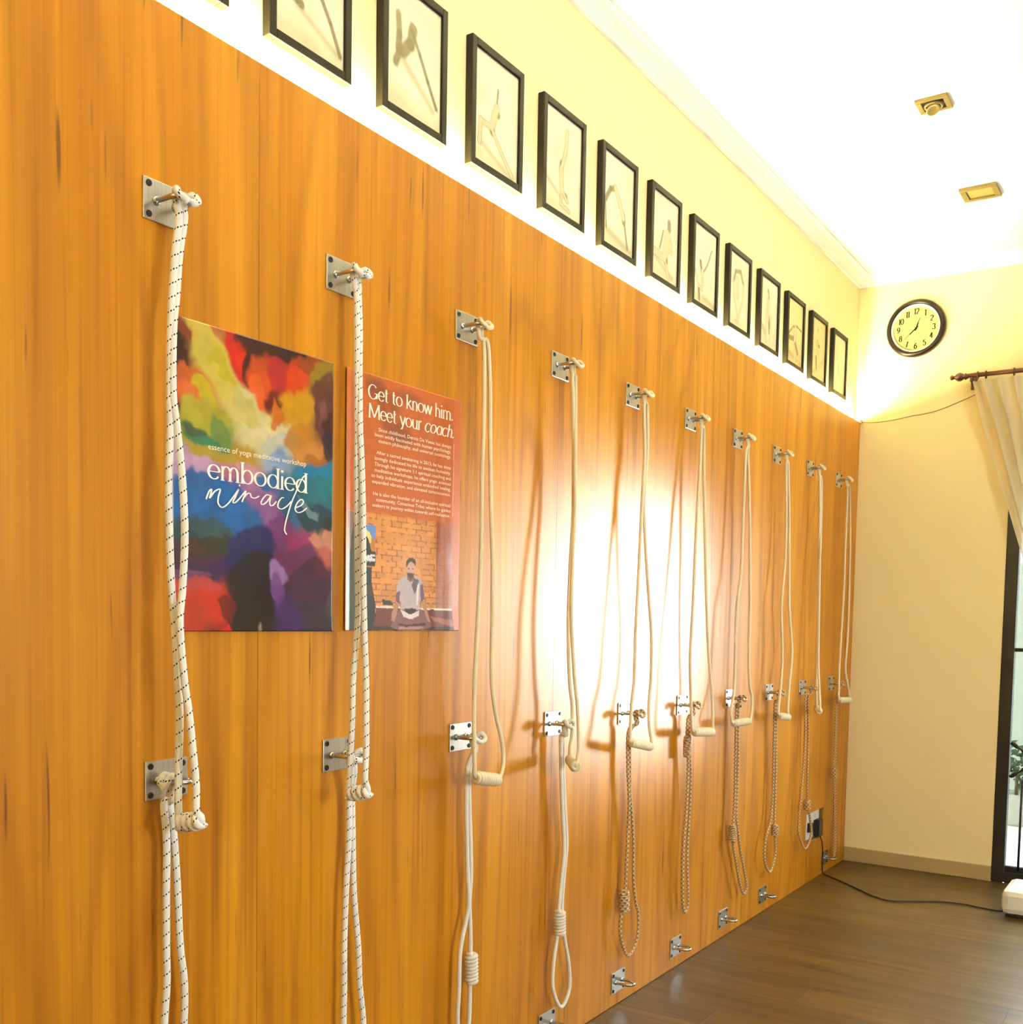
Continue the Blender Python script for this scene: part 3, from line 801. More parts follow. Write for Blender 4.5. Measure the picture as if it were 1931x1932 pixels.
BLOBS = [
 (0.031,0.084,0.037,-0.006,-0.000,0.082,"2a1010"),
 (0.050,0.153,0.057,-0.009,-0.000,0.039,"3a1210"),
 (0.078,0.033,0.048,-0.008,-0.000,0.055,"7a3018"),
 (0.204,0.011,0.082,0.008,-0.015,0.020,"9a4a20"),
 (0.259,0.021,0.044,0.007,-0.023,0.026,"b06a38"),
 (0.224,0.104,0.141,0.106,-0.052,0.027,"c4ac48"),
 (0.274,0.119,0.062,0.051,-0.026,0.013,"b0a020"),
 (0.116,0.193,0.090,0.031,-0.037,0.031,"c05a28"),
 (0.068,0.227,0.057,-0.008,-0.000,0.028,"d06030"),
 (0.031,0.282,0.033,-0.004,-0.000,0.036,"5a1420"),
 (0.150,0.244,0.057,0.032,-0.033,0.021,"cc6a30"),
 (0.184,0.217,0.047,0.040,-0.032,0.015,"b8a818"),
 (0.346,0.050,0.033,0.062,-0.038,0.012,"c81808"),
 (0.399,0.106,0.019,0.037,-0.033,0.010,"d02010"),
 (0.528,0.003,0.197,0.000,-0.020,0.039,"3c0a10"),
 (0.485,0.069,0.066,-0.010,0.000,0.053,"300808"),
 (0.699,0.018,0.137,0.000,-0.015,0.029,"2c0808"),
 (0.441,0.111,0.043,-0.006,0.000,0.041,"380808"),
 (0.507,0.143,0.078,-0.011,0.000,0.066,"c84818"),
 (0.480,0.177,0.042,-0.006,0.000,0.051,"d85a20"),
 (0.630,0.107,0.001,0.070,-0.051,0.007,"b02028"),
 (0.574,0.194,0.063,-0.008,0.000,0.030,"6a1014"),
 (0.759,0.083,0.075,-0.011,0.001,0.059,"c83c14"),
 (0.837,0.027,0.062,-0.009,0.000,0.031,"8a3a18"),
 (0.760,0.188,0.134,-0.017,0.001,0.045,"c8920c"),
 (0.666,0.234,0.124,-0.015,0.000,0.037,"c89020"),
 (0.918,0.047,0.061,-0.009,0.001,0.048,"8a7018"),
 (0.950,0.074,0.038,-0.005,0.000,0.026,"a89a50"),
 (0.945,0.164,0.067,-0.009,0.001,0.103,"5a2a28"),
 (0.984,0.237,0.039,-0.005,0.001,0.058,"3a1018"),
 (0.926,0.193,0.019,-0.002,0.001,0.048,"7a4a48"),
 (0.464,0.274,0.117,0.096,-0.067,0.029,"c8c08a"),
 (0.399,0.235,0.070,0.058,-0.046,0.020,"c0b060"),
 (0.586,0.296,0.133,-0.015,0.000,0.038,"d8c8a0"),
 (0.165,0.310,0.130,-0.016,0.000,0.054,"a8a030"),
 (0.275,0.343,0.037,0.053,-0.055,0.018,"6a8848"),
 (0.116,0.350,0.076,0.017,-0.020,0.023,"0e4a40"),
 (0.194,0.383,0.124,0.013,-0.010,0.017,"2a7a58"),
 (0.644,0.332,0.112,-0.012,0.000,0.043,"b8b8b0"),
 (0.621,0.384,0.072,-0.007,0.000,0.038,"7a98d0"),
 (0.586,0.235,0.000,0.038,-0.027,0.003,"c86a18"),
 (0.244,0.421,0.166,0.018,-0.017,0.028,"a89030"),
 (0.400,0.394,0.087,-0.009,0.000,0.041,"b08a20"),
 (0.761,0.301,0.104,-0.011,0.001,0.059,"b87820"),
 (0.835,0.337,0.075,-0.008,0.000,0.029,"c08038"),
 (0.897,0.350,0.076,-0.008,0.000,0.019,"a06020"),
 (0.962,0.311,0.054,-0.006,0.001,0.042,"2a1430"),
 (0.106,0.452,0.124,0.007,-0.010,0.024,"b890c0"),
 (0.249,0.458,0.079,0.005,-0.009,0.020,"b080a8"),
 (0.443,0.449,0.062,0.007,-0.015,0.024,"c08898"),
 (0.145,0.522,0.161,-0.013,-0.000,0.051,"1258a0"),
 (0.255,0.565,0.200,-0.015,0.000,0.058,"0a60b0"),
 (0.327,0.606,0.161,-0.011,0.000,0.041,"0858a0"),
 (0.531,0.483,0.102,-0.009,0.000,0.027,"2868a8"),
 (0.347,0.478,0.131,0.015,-0.018,0.029,"b06888"),
 (0.885,0.408,0.140,-0.013,0.001,0.040,"0a78a8"),
 (0.886,0.485,0.147,-0.012,0.001,0.074,"1a6070"),
 (0.955,0.447,0.058,-0.005,0.001,0.045,"0a7080"),
 (0.716,0.580,0.090,-0.006,0.001,0.063,"205a88"),
 (0.487,0.535,0.095,0.036,-0.025,0.019,"a070a8"),
 (0.532,0.587,0.118,0.084,-0.044,0.020,"8a5a98"),
 (0.635,0.666,0.065,0.056,-0.052,0.019,"6a3070"),
 (0.887,0.582,0.121,-0.008,0.001,0.055,"103848"),
 (0.967,0.616,0.052,-0.003,0.001,0.039,"08202a"),
 (0.837,0.553,0.069,0.037,-0.017,0.009,"6a8098"),
 (0.165,0.666,0.162,-0.009,0.000,0.034,"2a4a58"),
 (0.068,0.686,0.077,-0.004,-0.000,0.034,"143a48"),
 (0.215,0.712,0.144,-0.007,0.000,0.036,"2c3028"),
 (0.106,0.712,0.069,-0.003,-0.000,0.023,"503028"),
 (0.116,0.760,0.139,-0.006,-0.000,0.035,"42203c"),
 (0.165,0.798,0.163,-0.006,0.000,0.029,"30104c"),
 (0.423,0.720,0.127,-0.006,0.000,0.084,"101c60"),
 (0.445,0.773,0.157,-0.006,0.000,0.054,"0a1858"),
 (0.445,0.846,0.162,-0.004,0.001,0.094,"060818"),
 (0.424,0.943,0.144,-0.001,0.000,0.070,"0c0a12"),
 (0.765,0.678,0.117,-0.006,0.000,0.039,"8a2060"),
 (0.718,0.738,0.121,-0.005,0.000,0.039,"602058"),
 (0.914,0.671,0.109,-0.006,0.000,0.032,"c08068"),
 (0.946,0.712,0.078,-0.003,0.001,0.039,"b05a50"),
 (0.928,0.765,0.077,-0.003,0.000,0.033,"8a3048"),
 (0.866,0.822,0.147,-0.004,0.001,0.081,"3a0e30"),
 (0.731,0.845,0.085,-0.002,0.001,0.070,"3a1040"),
 (0.636,0.803,0.044,0.039,-0.052,0.018,"9070b0"),
 (0.649,0.872,0.040,0.078,-0.047,0.008,"6a3a88"),
 (0.696,0.950,0.078,-0.001,0.001,0.067,"30165c"),
 (0.096,0.817,0.108,-0.003,-0.000,0.017,"704070"),
 (0.135,0.859,0.120,-0.003,-0.000,0.034,"b8403c"),
 (0.185,0.907,0.128,-0.002,0.000,0.053,"c02818"),
 (0.106,0.954,0.089,-0.001,-0.000,0.040,"b03020"),
 (0.286,0.909,0.052,-0.001,0.000,0.025,"601018"),
 (0.299,0.973,0.033,-0.000,0.000,0.031,"e01820"),
 (0.899,0.948,0.090,-0.001,0.001,0.060,"2a2030"),
 (0.971,0.921,0.026,-0.000,0.001,0.056,"3c3440"),
 (0.507,0.976,0.013,-0.000,0.000,0.022,"908078"),
]
PERSON_PHOTO = [
 ("4c4846",[(0.017,0.537),(0.083,0.543),(0.091,0.999),(0.025,0.999)]),
 ("8a6a60",[(0.017,0.537),(0.083,0.543),(0.055,0.621),(0.039,0.730),(0.022,0.806)]),
 ("4c5450",[(0.022,0.814),(0.039,0.730),(0.070,0.597),(0.086,0.588),(0.094,0.999),(0.025,0.999)]),
 ("6a90d8",[(0.153,0.584),(0.247,0.583),(0.245,0.637),(0.160,0.642)]),
 ("c07a3a",[(0.160,0.642),(0.245,0.632),(0.243,0.691),(0.161,0.690)]),
 ("e8d878",[(0.116,0.602),(0.159,0.602),(0.192,0.611),(0.209,0.628),(0.209,0.650),(0.193,0.661),(0.171,0.641),(0.116,0.633)]),
 ("26282a",[(0.116,0.628),(0.162,0.626),(0.187,0.640),(0.210,0.685),(0.246,0.689),(0.242,0.743),(0.118,0.745)]),
 ("dcdce4",[(0.118,0.718),(0.188,0.701),(0.243,0.697),(0.241,0.706),(0.194,0.711),(0.241,0.713),(0.239,0.727),(0.118,0.729)]),
 ("2a2c2c",[(0.092,0.749),(0.217,0.749),(0.212,0.795),(0.230,0.849),(0.251,0.898),(0.243,0.958),(0.222,0.999),(0.096,0.999)]),
 ("40302c",[(0.180,0.818),(0.213,0.817),(0.225,0.857),(0.191,0.858)]),
 ("222424",[(0.094,0.860),(0.219,0.866),(0.248,0.898),(0.249,0.941),(0.216,0.999),(0.096,0.999)]),
 ("6e2c24",[(0.251,0.909),(0.936,0.912),(0.950,0.999),(0.222,0.999),(0.249,0.941)]),
 ("33140f",[(0.233,0.980),(0.950,0.984),(0.950,0.999),(0.222,0.999)]),
 ("a05a58",[(0.709,0.938),(0.934,0.954),(0.948,0.984),(0.761,0.961)]),
 ("f0ddd0",[(0.251,0.902),(0.932,0.905),(0.932,0.912),(0.251,0.909)]),
 ("2c3020",[(0.304,0.875),(0.379,0.879),(0.402,0.896),(0.310,0.897)]),
 ("7e565e",[(0.450,0.912),(0.639,0.909),(0.703,0.944),(0.736,0.984),(0.654,0.998),(0.446,0.998),(0.375,0.985),(0.404,0.951)]),
 ("b9a9b6",[(0.509,0.772),(0.459,0.787),(0.438,0.803),(0.419,0.867),(0.449,0.884),(0.464,0.872),(0.465,0.913),(0.626,0.914),(0.631,0.869),(0.654,0.880),(0.675,0.866),(0.651,0.794),(0.623,0.779),(0.579,0.770)]),
 ("6c5a68",[(0.573,0.779),(0.620,0.788),(0.599,0.835),(0.581,0.846),(0.556,0.814)]),
 ("6a5262",[(0.424,0.842),(0.457,0.839),(0.452,0.889),(0.419,0.879)]),
 ("6a5468",[(0.630,0.806),(0.655,0.805),(0.673,0.866),(0.638,0.883)]),
 ("e6dce4",[(0.605,0.807),(0.620,0.806),(0.613,0.892),(0.598,0.893)]),
 ("b08070",[(0.415,0.884),(0.449,0.888),(0.427,0.934),(0.407,0.965),(0.380,0.957),(0.387,0.929)]),
 ("b08070",[(0.647,0.878),(0.676,0.873),(0.703,0.926),(0.726,0.967),(0.694,0.958),(0.665,0.915)]),
 ("3a2c34",[(0.492,0.908),(0.595,0.907),(0.584,0.933),(0.523,0.936)]),
 ("dccfd6",[(0.459,0.912),(0.495,0.922),(0.547,0.933),(0.590,0.924),(0.627,0.915),(0.615,0.938),(0.547,0.953),(0.486,0.942)]),
 ("4a2c30",[(0.433,0.968),(0.530,0.976),(0.672,0.967),(0.679,0.979),(0.530,0.985),(0.446,0.982)]),
 ("ad8080",[(0.452,0.982),(0.524,0.985),(0.635,0.982),(0.666,0.990),(0.524,0.996),(0.440,0.993)]),
 ("8a6258",[(0.518,0.769),(0.573,0.768),(0.573,0.788),(0.546,0.800),(0.519,0.789)]),
 ("cda096",[(0.508,0.722),(0.516,0.707),(0.544,0.702),(0.574,0.705),(0.583,0.719),(0.582,0.747),(0.570,0.768),(0.546,0.774),(0.521,0.769),(0.510,0.750)]),
 ("5c4844",[(0.511,0.759),(0.525,0.763),(0.545,0.761),(0.567,0.762),(0.581,0.757),(0.574,0.774),(0.548,0.788),(0.521,0.777)]),
 ("4a4448",[(0.502,0.730),(0.508,0.711),(0.525,0.700),(0.553,0.697),(0.580,0.702),(0.589,0.713),(0.586,0.736),(0.578,0.722),(0.553,0.714),(0.529,0.720),(0.511,0.739)]),
 ("4a3036",[(0.520,0.741),(0.536,0.740),(0.536,0.744),(0.520,0.744)]),
 ("4a3036",[(0.551,0.740),(0.567,0.739),(0.567,0.743),(0.551,0.743)]),
]

# ---- stroke lettering: a pen that is broad on the uprights and fine across
def arc(cx, cy, rx, ry, a0, a1, n=16):
    return [(cx+rx*math.cos(math.radians(a0+(a1-a0)*k/n)), cy+ry*math.sin(math.radians(a0+(a1-a0)*k/n))) for k in range(n+1)]
def dot(x, y, r=.11): return ('dot', x, y, r)
G = {
 'e': (.86, [[(.07, .52), (.79, .52)], arc(.43, .5, .37, .5, 3, 322)]),
 'm': (1.38, [[(.14, 0), (.14, 1)], arc(.40, .58, .26, .42, 180, 0), [(.66, .58), (.66, 0)], arc(.92, .58, .26, .42, 180, 0), [(1.18, .58), (1.18, 0)]]),
 'n': (.86, [[(.14, 0), (.14, 1)], arc(.42, .58, .28, .42, 180, 0), [(.70, .58), (.70, 0)]]),
 'h': (.86, [[(.14, 0), (.14, 1.5)], arc(.42, .58, .28, .42, 180, 0), [(.70, .58), (.70, 0)]]),
 'b': (.98, [[(.14, 0), (.14, 1.5)], arc(.50, .5, .36, .5, 180, 540)]),
 'd': (.98, [[(.82, 0), (.82, 1.5)], arc(.45, .5, .37, .5, 0, 360)]),
 'o': (.96, [arc(.46, .5, .40, .5, 0, 360)]),
 'i': (.34, [[(.16, 0), (.16, 1)], dot(.16, 1.36)]),
 't': (.54, [[(.22, 1.35), (.22, .25)], arc(.38, .25, .16, .22, 180, 300), [(.02, 1), (.46, 1)]]),
 'k': (.84, [[(.14, 0), (.14, 1.5)], [(.68, 1), (.16, .42)], [(.32, .58), (.78, 0)]]),
 'w': (1.14, [[(.02, 1), (.30, 0)], [(.30, 0), (.56, 1)], [(.56, 1), (.82, 0)], [(.82, 0), (1.10, 1)]]),
 'y': (.80, [[(.03, 1), (.40, .02)], [(.76, 1), (.30, -.36), (.10, -.42)]]),
 'u': (.86, [[(.12, 1), (.12, .35)], arc(.40, .35, .28, .36, 180, 360), [(.70, 1), (.70, 0)]]),
 'r': (.56, [[(.14, 0), (.14, 1)], arc(.40, .62, .26, .38, 180, 60)]),
 'c': (.80, [arc(.43, .5, .37, .5, 42, 318)]),
 'a': (.90, [[(.78, 1), (.78, 0)], arc(.43, .5, .35, .5, 0, 360)]),
 'G': (1.32, [arc(.62, .75, .56, .76, 42, 330), [(1.12, .62), (1.12, .1)], [(.78, .62), (1.24, .62)]]),
 'M': (1.62, [[(.16, 0), (.20, 1.5)], [(.20, 1.5), (.80, .1)], [(.80, .1), (1.40, 1.5)], [(1.40, 1.5), (1.46, 0)]]),
 '.': (.30, [dot(.14, .09)]),
 ' ': (.48, []),
 '0': (1.0, [arc(.5, .75, .4, .75, 0, 360)]),
 '1': (.55, [[(.12, 1.3), (.30, 1.5)], [(.30, 1.5), (.30, 0)], [(.08, 0), (.52, 0)]]),
 '2': (1.0, [arc(.48, 1.1, .36, .40, 170, -40), [(.76, .85), (.12, .05)], [(.12, .05), (.88, .05)]]),
 '3': (.95, [arc(.42, 1.13, .32, .36, 160, -90), arc(.42, .40, .38, .40, 90, -165)]),
 '4': (1.0, [[(.66, 0), (.66, 1.5)], [(.66, 1.5), (.06, .42)], [(.06, .42), (.95, .42)]]),
 '5': (.95, [[(.82, 1.47), (.22, 1.47)], [(.22, 1.47), (.18, .82)], arc(.44, .47, .38, .46, 120, -160)]),
 '6': (1.0, [arc(.48, .44, .36, .44, 0, 360), [(.78, 1.45), (.40, 1.2), (.16, .8), (.12, .44)]]),
 '7': (.9, [[(.08, 1.46), (.84, 1.46)], [(.84, 1.46), (.50, .7), (.36, 0)]]),
 '8': (1.0, [arc(.48, 1.12, .30, .36, 0, 360), arc(.48, .40, .38, .40, 0, 360)]),
 '9': (1.0, [arc(.48, 1.06, .36, .44, 0, 360), [(.84, 1.06), (.80, .7), (.56, .3), (.18, .05)]]),
}
def ribbon(mb, pts, wfun, to3):
    n = len(pts); L = []; R = []
    for k in range(n):
        a = pts[max(k-1, 0)]; b = pts[min(k+1, n-1)]
        dx, dy = b[0]-a[0], b[1]-a[1]; d = math.hypot(dx, dy) or 1
        dx, dy = dx/d, dy/d; w = wfun(dx, dy)/2
        L.append((pts[k][0]-dy*w, pts[k][1]+dx*w)); R.append((pts[k][0]+dy*w, pts[k][1]-dx*w))
    i = len(mb.v)
    for a, b in zip(L, R): mb.v += [to3(*a), to3(*b)]
    for k in range(n-1): mb.f.append((i+2*k, i+2*k+1, i+2*k+3, i+2*k+2))
def text_width(s): return sum(G[c][0] for c in s)
def write(mb, s, to3, thick=.17, thin=.05, slant=0.0, serif=True):
    x = 0.0
    wf = lambda dx, dy: thin+(thick-thin)*abs(dy)**1.5
    for ch in s:
        adv, strokes = G[ch]
        for st in strokes:
            if st[0] == 'dot':
                _, cx, cy, r = st
                i = len(mb.v)
                for k in range(10):
                    a = 2*PI*k/10; px, py = x+cx+r*math.cos(a), cy+r*math.sin(a)
                    mb.v.append(to3(px+slant*py, py))
                mb.f.append(tuple(range(i, i+10)))
                continue
            ribbon(mb, [(x+a+slant*b, b) for a, b in st], wf, to3)
            if serif and len(st) == 2 and abs(st[0][0]-st[1][0]) < .07:
                for (a, b) in st:
                    if abs(b) < .01 or b >= 1.45:
                        w = .15
                        ribbon(mb, [(x+a-w+slant*b, b), (x+a+w+slant*b, b)], lambda dx, dy: .055, to3)
        x += adv
    return mb
def bfont_mesh(s, size, align='RIGHT'):
    cu = bpy.data.curves.new('t', 'FONT'); cu.body = s; cu.size = size; cu.align_x = align; cu.resolution_u = 2
    o = bpy.data.objects.new('t', cu); COL.objects.link(o)
    dg = bpy.context.evaluated_depsgraph_get()
    me = bpy.data.meshes.new_from_object(o.evaluated_get(dg))
    vs_ = [tuple(v.co) for v in me.vertices]; fs = [tuple(p.vertices) for p in me.polygons]
    bpy.data.objects.remove(o); bpy.data.curves.remove(cu); bpy.data.meshes.remove(me)
    return vs_, fs

# ---------------------------------------------------------------- the colourful poster
def poster_one():
    x0, x1, z0, z1 = .066, .512, 1.337, 1.949
    t = thing('poster', 'colourful cloud painting poster reading embodied miracle, on the wood panelling', 'poster', ((x0+x1)/2, 0, z0))
    nu, nv = 150, 205
    u, v = np.meshgrid(np.linspace(0, 1, nu), np.linspace(0, 1, nv))
    asp = (z1-z0)/(x1-x0)
    wu = u+.12*(fbm(u*6, v*6*asp, 3)-.5)+.035*(fbm(u*20, v*20*asp, 5, 3)-.5)
    wv = v+.10*(fbm(u*6, v*6*asp, 9)-.5)+.035*(fbm(u*20, v*12*asp, 11, 3)-.5)
    num = np.zeros((nv, nu, 3)); den = np.zeros((nv, nu))+1e-6
    def bd(cu, cv, a1u, a1v, a2u, a2v):
        det = a1u*a2v-a1v*a2u
        du, dv = wu-cu, wv-cv
        return np.hypot((du*a2v-dv*a2u)/det, (dv*a1u-du*a1v)/det)
    for (*g_, c) in BLOBS:
        w_ = np.exp(-1.3*bd(*g_)**2)
        num += w_[..., None]*np.array(lin(c)); den += w_
    img = num/den[..., None]
    for k, (*g_, c) in enumerate(BLOBS):
        d = bd(*g_)+.55*(fbm(u*7+k, v*7*asp, 40+k, 4)-.5)
        hard = .55 if k % 3 == 0 else .26
        m_ = np.clip((1.18-d)/hard, 0, 1); m_ = m_*m_*(3-2*m_)
        over(img, m_*.88, c)
    img *= (.74+.50*fbm(u*16, v*16*asp, 77, 4))[..., None]
    yf = lambda a, b: -.0022-.003*max(0, b-.93)/.07*(.4+.6*a)-.0012*math.sin(a*7)*b
    sh = sheet(t, 'paper_sheet', x0, x1, z0, z1, nu, nv, img*.95, MAT['poster'], yf)
    to = lambda X, Z: (X, yf((X-x0)/(x1-x0), (z1-Z)/(z1-z0))-.0009, Z)
    def line(s, xa, xb, base, xh, **kw):
        k = (xb-xa)/text_width(s)
        return write(MB(), s, lambda a, b: to(xa+a*k, base+b*xh), **kw)
    part(t, 'lettering', line('embodied', .150, .432, 1.6455, .0283, thick=.165, thin=.06), MAT['ink'], under=sh)
    vs_, fs = bfont_mesh('essence of yoga meditative workshop', .0165, 'LEFT')
    k = (.4265-.1513)/max(a[0] for a in vs_)
    mb = MB(); mb.v = [to(.1513+a[0]*k, 1.7035+a[1]) for a in vs_]; mb.f = fs
    part(t, 'lettering', mb, MAT['cream_ink'], under=sh)
    mi = [[(.146,1.6027),(.1536,1.619),(.1598,1.6239),(.158,1.6145),(.1553,1.6062),(.167,1.6197),(.1778,1.6259),(.1823,1.625),(.1778,1.6121),(.1764,1.5995),(.1819,1.5919),(.1896,1.5909),(.2025,1.5993),(.2164,1.6143),(.2313,1.6322)],
          [(.2313,1.6322),(.222,1.6149),(.2155,1.6042),(.2211,1.6033),(.2328,1.6125),(.2504,1.6303),(.2437,1.6143),(.24,1.6067)],
          [(.2447,1.6155),(.2542,1.6249),(.2624,1.6265),(.2658,1.6196),(.276,1.6184),(.2883,1.6238)],
          [(.3192,1.6282),(.3091,1.6286),(.2982,1.6192),(.2933,1.6095),(.2992,1.6075),(.3107,1.615),(.3222,1.6285),(.3182,1.6157),(.3203,1.6073),(.3284,1.6092),(.3375,1.6177)],
          [(.3601,1.6276),(.3529,1.6268),(.3437,1.6164),(.3427,1.6057),(.3541,1.6031),(.3696,1.6114),(.3811,1.6221)],
          [(.4267,1.6862),(.4143,1.6758),(.3984,1.6489),(.3827,1.6204),(.3698,1.5885),(.3626,1.565),(.3627,1.5555),(.369,1.5487)],
          [(.3961,1.6102),(.411,1.6163),(.4185,1.6248),(.4131,1.6296),(.4034,1.6248),(.395,1.6131),(.394,1.6042),(.4026,1.6),(.4155,1.6035),(.4295,1.6126)]]
    mb = MB()
    for st in mi:
        pts = [(p_.x, p_.y) for p_ in crom([(a, b, 0) for a, b in st], .0015)]
        ribbon(mb, pts, lambda dx, dy: .0018+.0022*abs(dy), lambda a, b: (to(a, b)[0], to(a, b)[1]-.0004, b))
    for cx, cz in ((.2335, 1.640),):
        ribbon(mb, [(cx-.0018, cz), (cx+.0018, cz)], lambda dx, dy: .0036, lambda a, b: (to(a, b)[0], to(a, b)[1]-.0004, b))
    part(t, 'lettering', mb, MAT['ink'], under=sh)
poster_one()

# ---------------------------------------------------------------- the orange poster
def poster_two():
    x0, x1, z0, z1 = .553, 1.003, 1.338, 1.950
    t = thing('poster', 'orange poster with paragraphs of text above a photo of a seated person', 'poster', ((x0+x1)/2, 0, z0))
    nu, nv = 190, 258
    u, v = np.meshgrid(np.linspace(0, 1, nu), np.linspace(0, 1, nv))
    img = np.zeros((nv, nu, 3)); img[:] = lin('c4622f')
    img *= (.94+.12*fbm(u*3, v*4, 5))[..., None]
    for (cu, cv, ru, rv, c) in ((.24, .05, .10, .05, '6a3a28'), (.36, .09, .09, .05, '8a4a34'), (.50, .05, .14, .03, '8a4a3a'), (.42, .20, .12, .05, '7a4030'), (.30, .14, .05, .10, '8a4630')):
        d = np.hypot((u-cu-(v-cv)*.5)/ru, (v-cv)/rv)+.5*(fbm(u*18, v*6, 8)-.5)
        over(img, np.clip((1.2-d)/.7, 0, 1)*.65, c)
    # brick wall of the photo, fading into the orange above
    ph = np.clip((v-.525)/.02, 0, 1)*(u < .934)*(u > .012)
    br = np.zeros_like(img); br[:] = lin('d68c48')
    row = np.floor((v-.53)/.0235); fv = (v-.53)/.0235-row
    col_ = (u+.5*.085*(row % 2)+.012*vnoise(row*3.1, u*9, 4))/.085; fu = col_-np.floor(col_)
    tone = vnoise(np.floor(col_)*1.7+row*5.3, row*2.1, 6)
    br *= (.78+.42*tone)[..., None]
    mort = ((fv < .2) | (fu < .10)) & (fbm(u*40, v*40, 12, 2) > .47)
    over(br, mort*.75, '7a3c1c')
    over(br, np.clip(1-np.abs(u-.55)/.22, 0, 1)*np.clip(1-np.abs(v-.72)/.2, 0, 1)*.5, 'efb488')
    over(br, ((u > .775) & (u < .86))*.75, '8a3018')
    over(br, (u >= .86)*.8, 'a06058')
    over(br, np.clip(1-np.hypot((u-.90)/.04, (v-.70)/.10), 0, 1)*.8, 'c8a8b8')
    img = img*(1-ph[..., None])+br*ph[..., None]
    jit = .004*(fbm(u*60, v*60, 3, 2)-.5)
    for c, poly in PERSON_PHOTO:
        over(img, in_poly(u+jit, v+jit, poly)*1.0, c)
    img *= (.92+.16*fbm(u*50, v*50, 31, 2))[..., None]
    yf = lambda a, b: -.0022-.004*max(0, b-.9)/.1*a-.0035*max(0, .04-a)/.04-.001*math.sin(a*9+1)*b
    sh = sheet(t, 'paper_sheet', x0, x1, z0, z1, nu, nv, img*.95, MAT['poster'], yf)
    to = lambda X, Z: (X, yf((X-x0)/(x1-x0), (z1-Z)/(z1-z0))-.0009, Z)
    def line(s, xa, xb, base, xh, **kw):
        k = (xb-xa)/text_width(s)
        return write(MB(), s, lambda a, b: to(xa+a*k, base+b*xh), **kw)
    part(t, 'lettering', line('Get to know him.', .630, .9665, 1.8925, .0222, thick=.20, thin=.07), MAT['cream_ink'], under=sh)
    part(t, 'lettering', line('Meet your', .631, .834, 1.8475, .0222, thick=.20, thin=.07), MAT['cream_ink'], under=sh)
    part(t, 'lettering', line('coach.', .845, .970, 1.8475, .0222, thick=.20, thin=.07, slant=.22, serif=False), MAT['cream_ink'], under=sh)
    body = [(1.8195, 'Since childhood, Dennis De Veese has always', .668), (1.8062, 'been wildly fascinated with human psychology,', .655), (1.7928, 'eastern philosophy, and universal cosmology.', .668),
            (1.7643, 'After a sacred awakening in 2013, he has since', .662), (1.7502, 'lovingly dedicated his life to awaken humanity.', .655), (1.7360, 'Through his signature 1:1 spiritual coaching and', .655),
            (1.7219, 'meditative workshops, he offers yogic sciences', .655), (1.7079, 'to help individuals experience embodied healing,', .644), (1.6938, 'expanded vibration, and elevated consciousness.', .646),
            (1.6652, 'He is also the founder of an all-inclusive spiritual', .650), (1.6515, 'community, Conscious Tribe, where he guides', .662), (1.6378, 'seekers to journey within towards self-realization.', .648)]
    mb = MB()
    for z, s, xa in body:
        vs_, fs = bfont_mesh(s, .0125, 'LEFT'); k = (.959-xa)/max(a[0] for a in vs_); i = len(mb.v)
        mb.v += [to(xa+a[0]*k, z+a[1]) for a in vs_]; mb.f += [tuple(q+i for q in f) for f in fs]
    part(t, 'paragraph_text', mb, MAT['cream_ink'], under=sh)
    mb = MB(); ribbon(mb, [(.9708, 1.834), (.9705, 1.74), (.9703, 1.641)], lambda dx, dy: .0009, to)
    part(t, 'margin_line', mb, MAT['cream_ink'], under=sh)
poster_two()

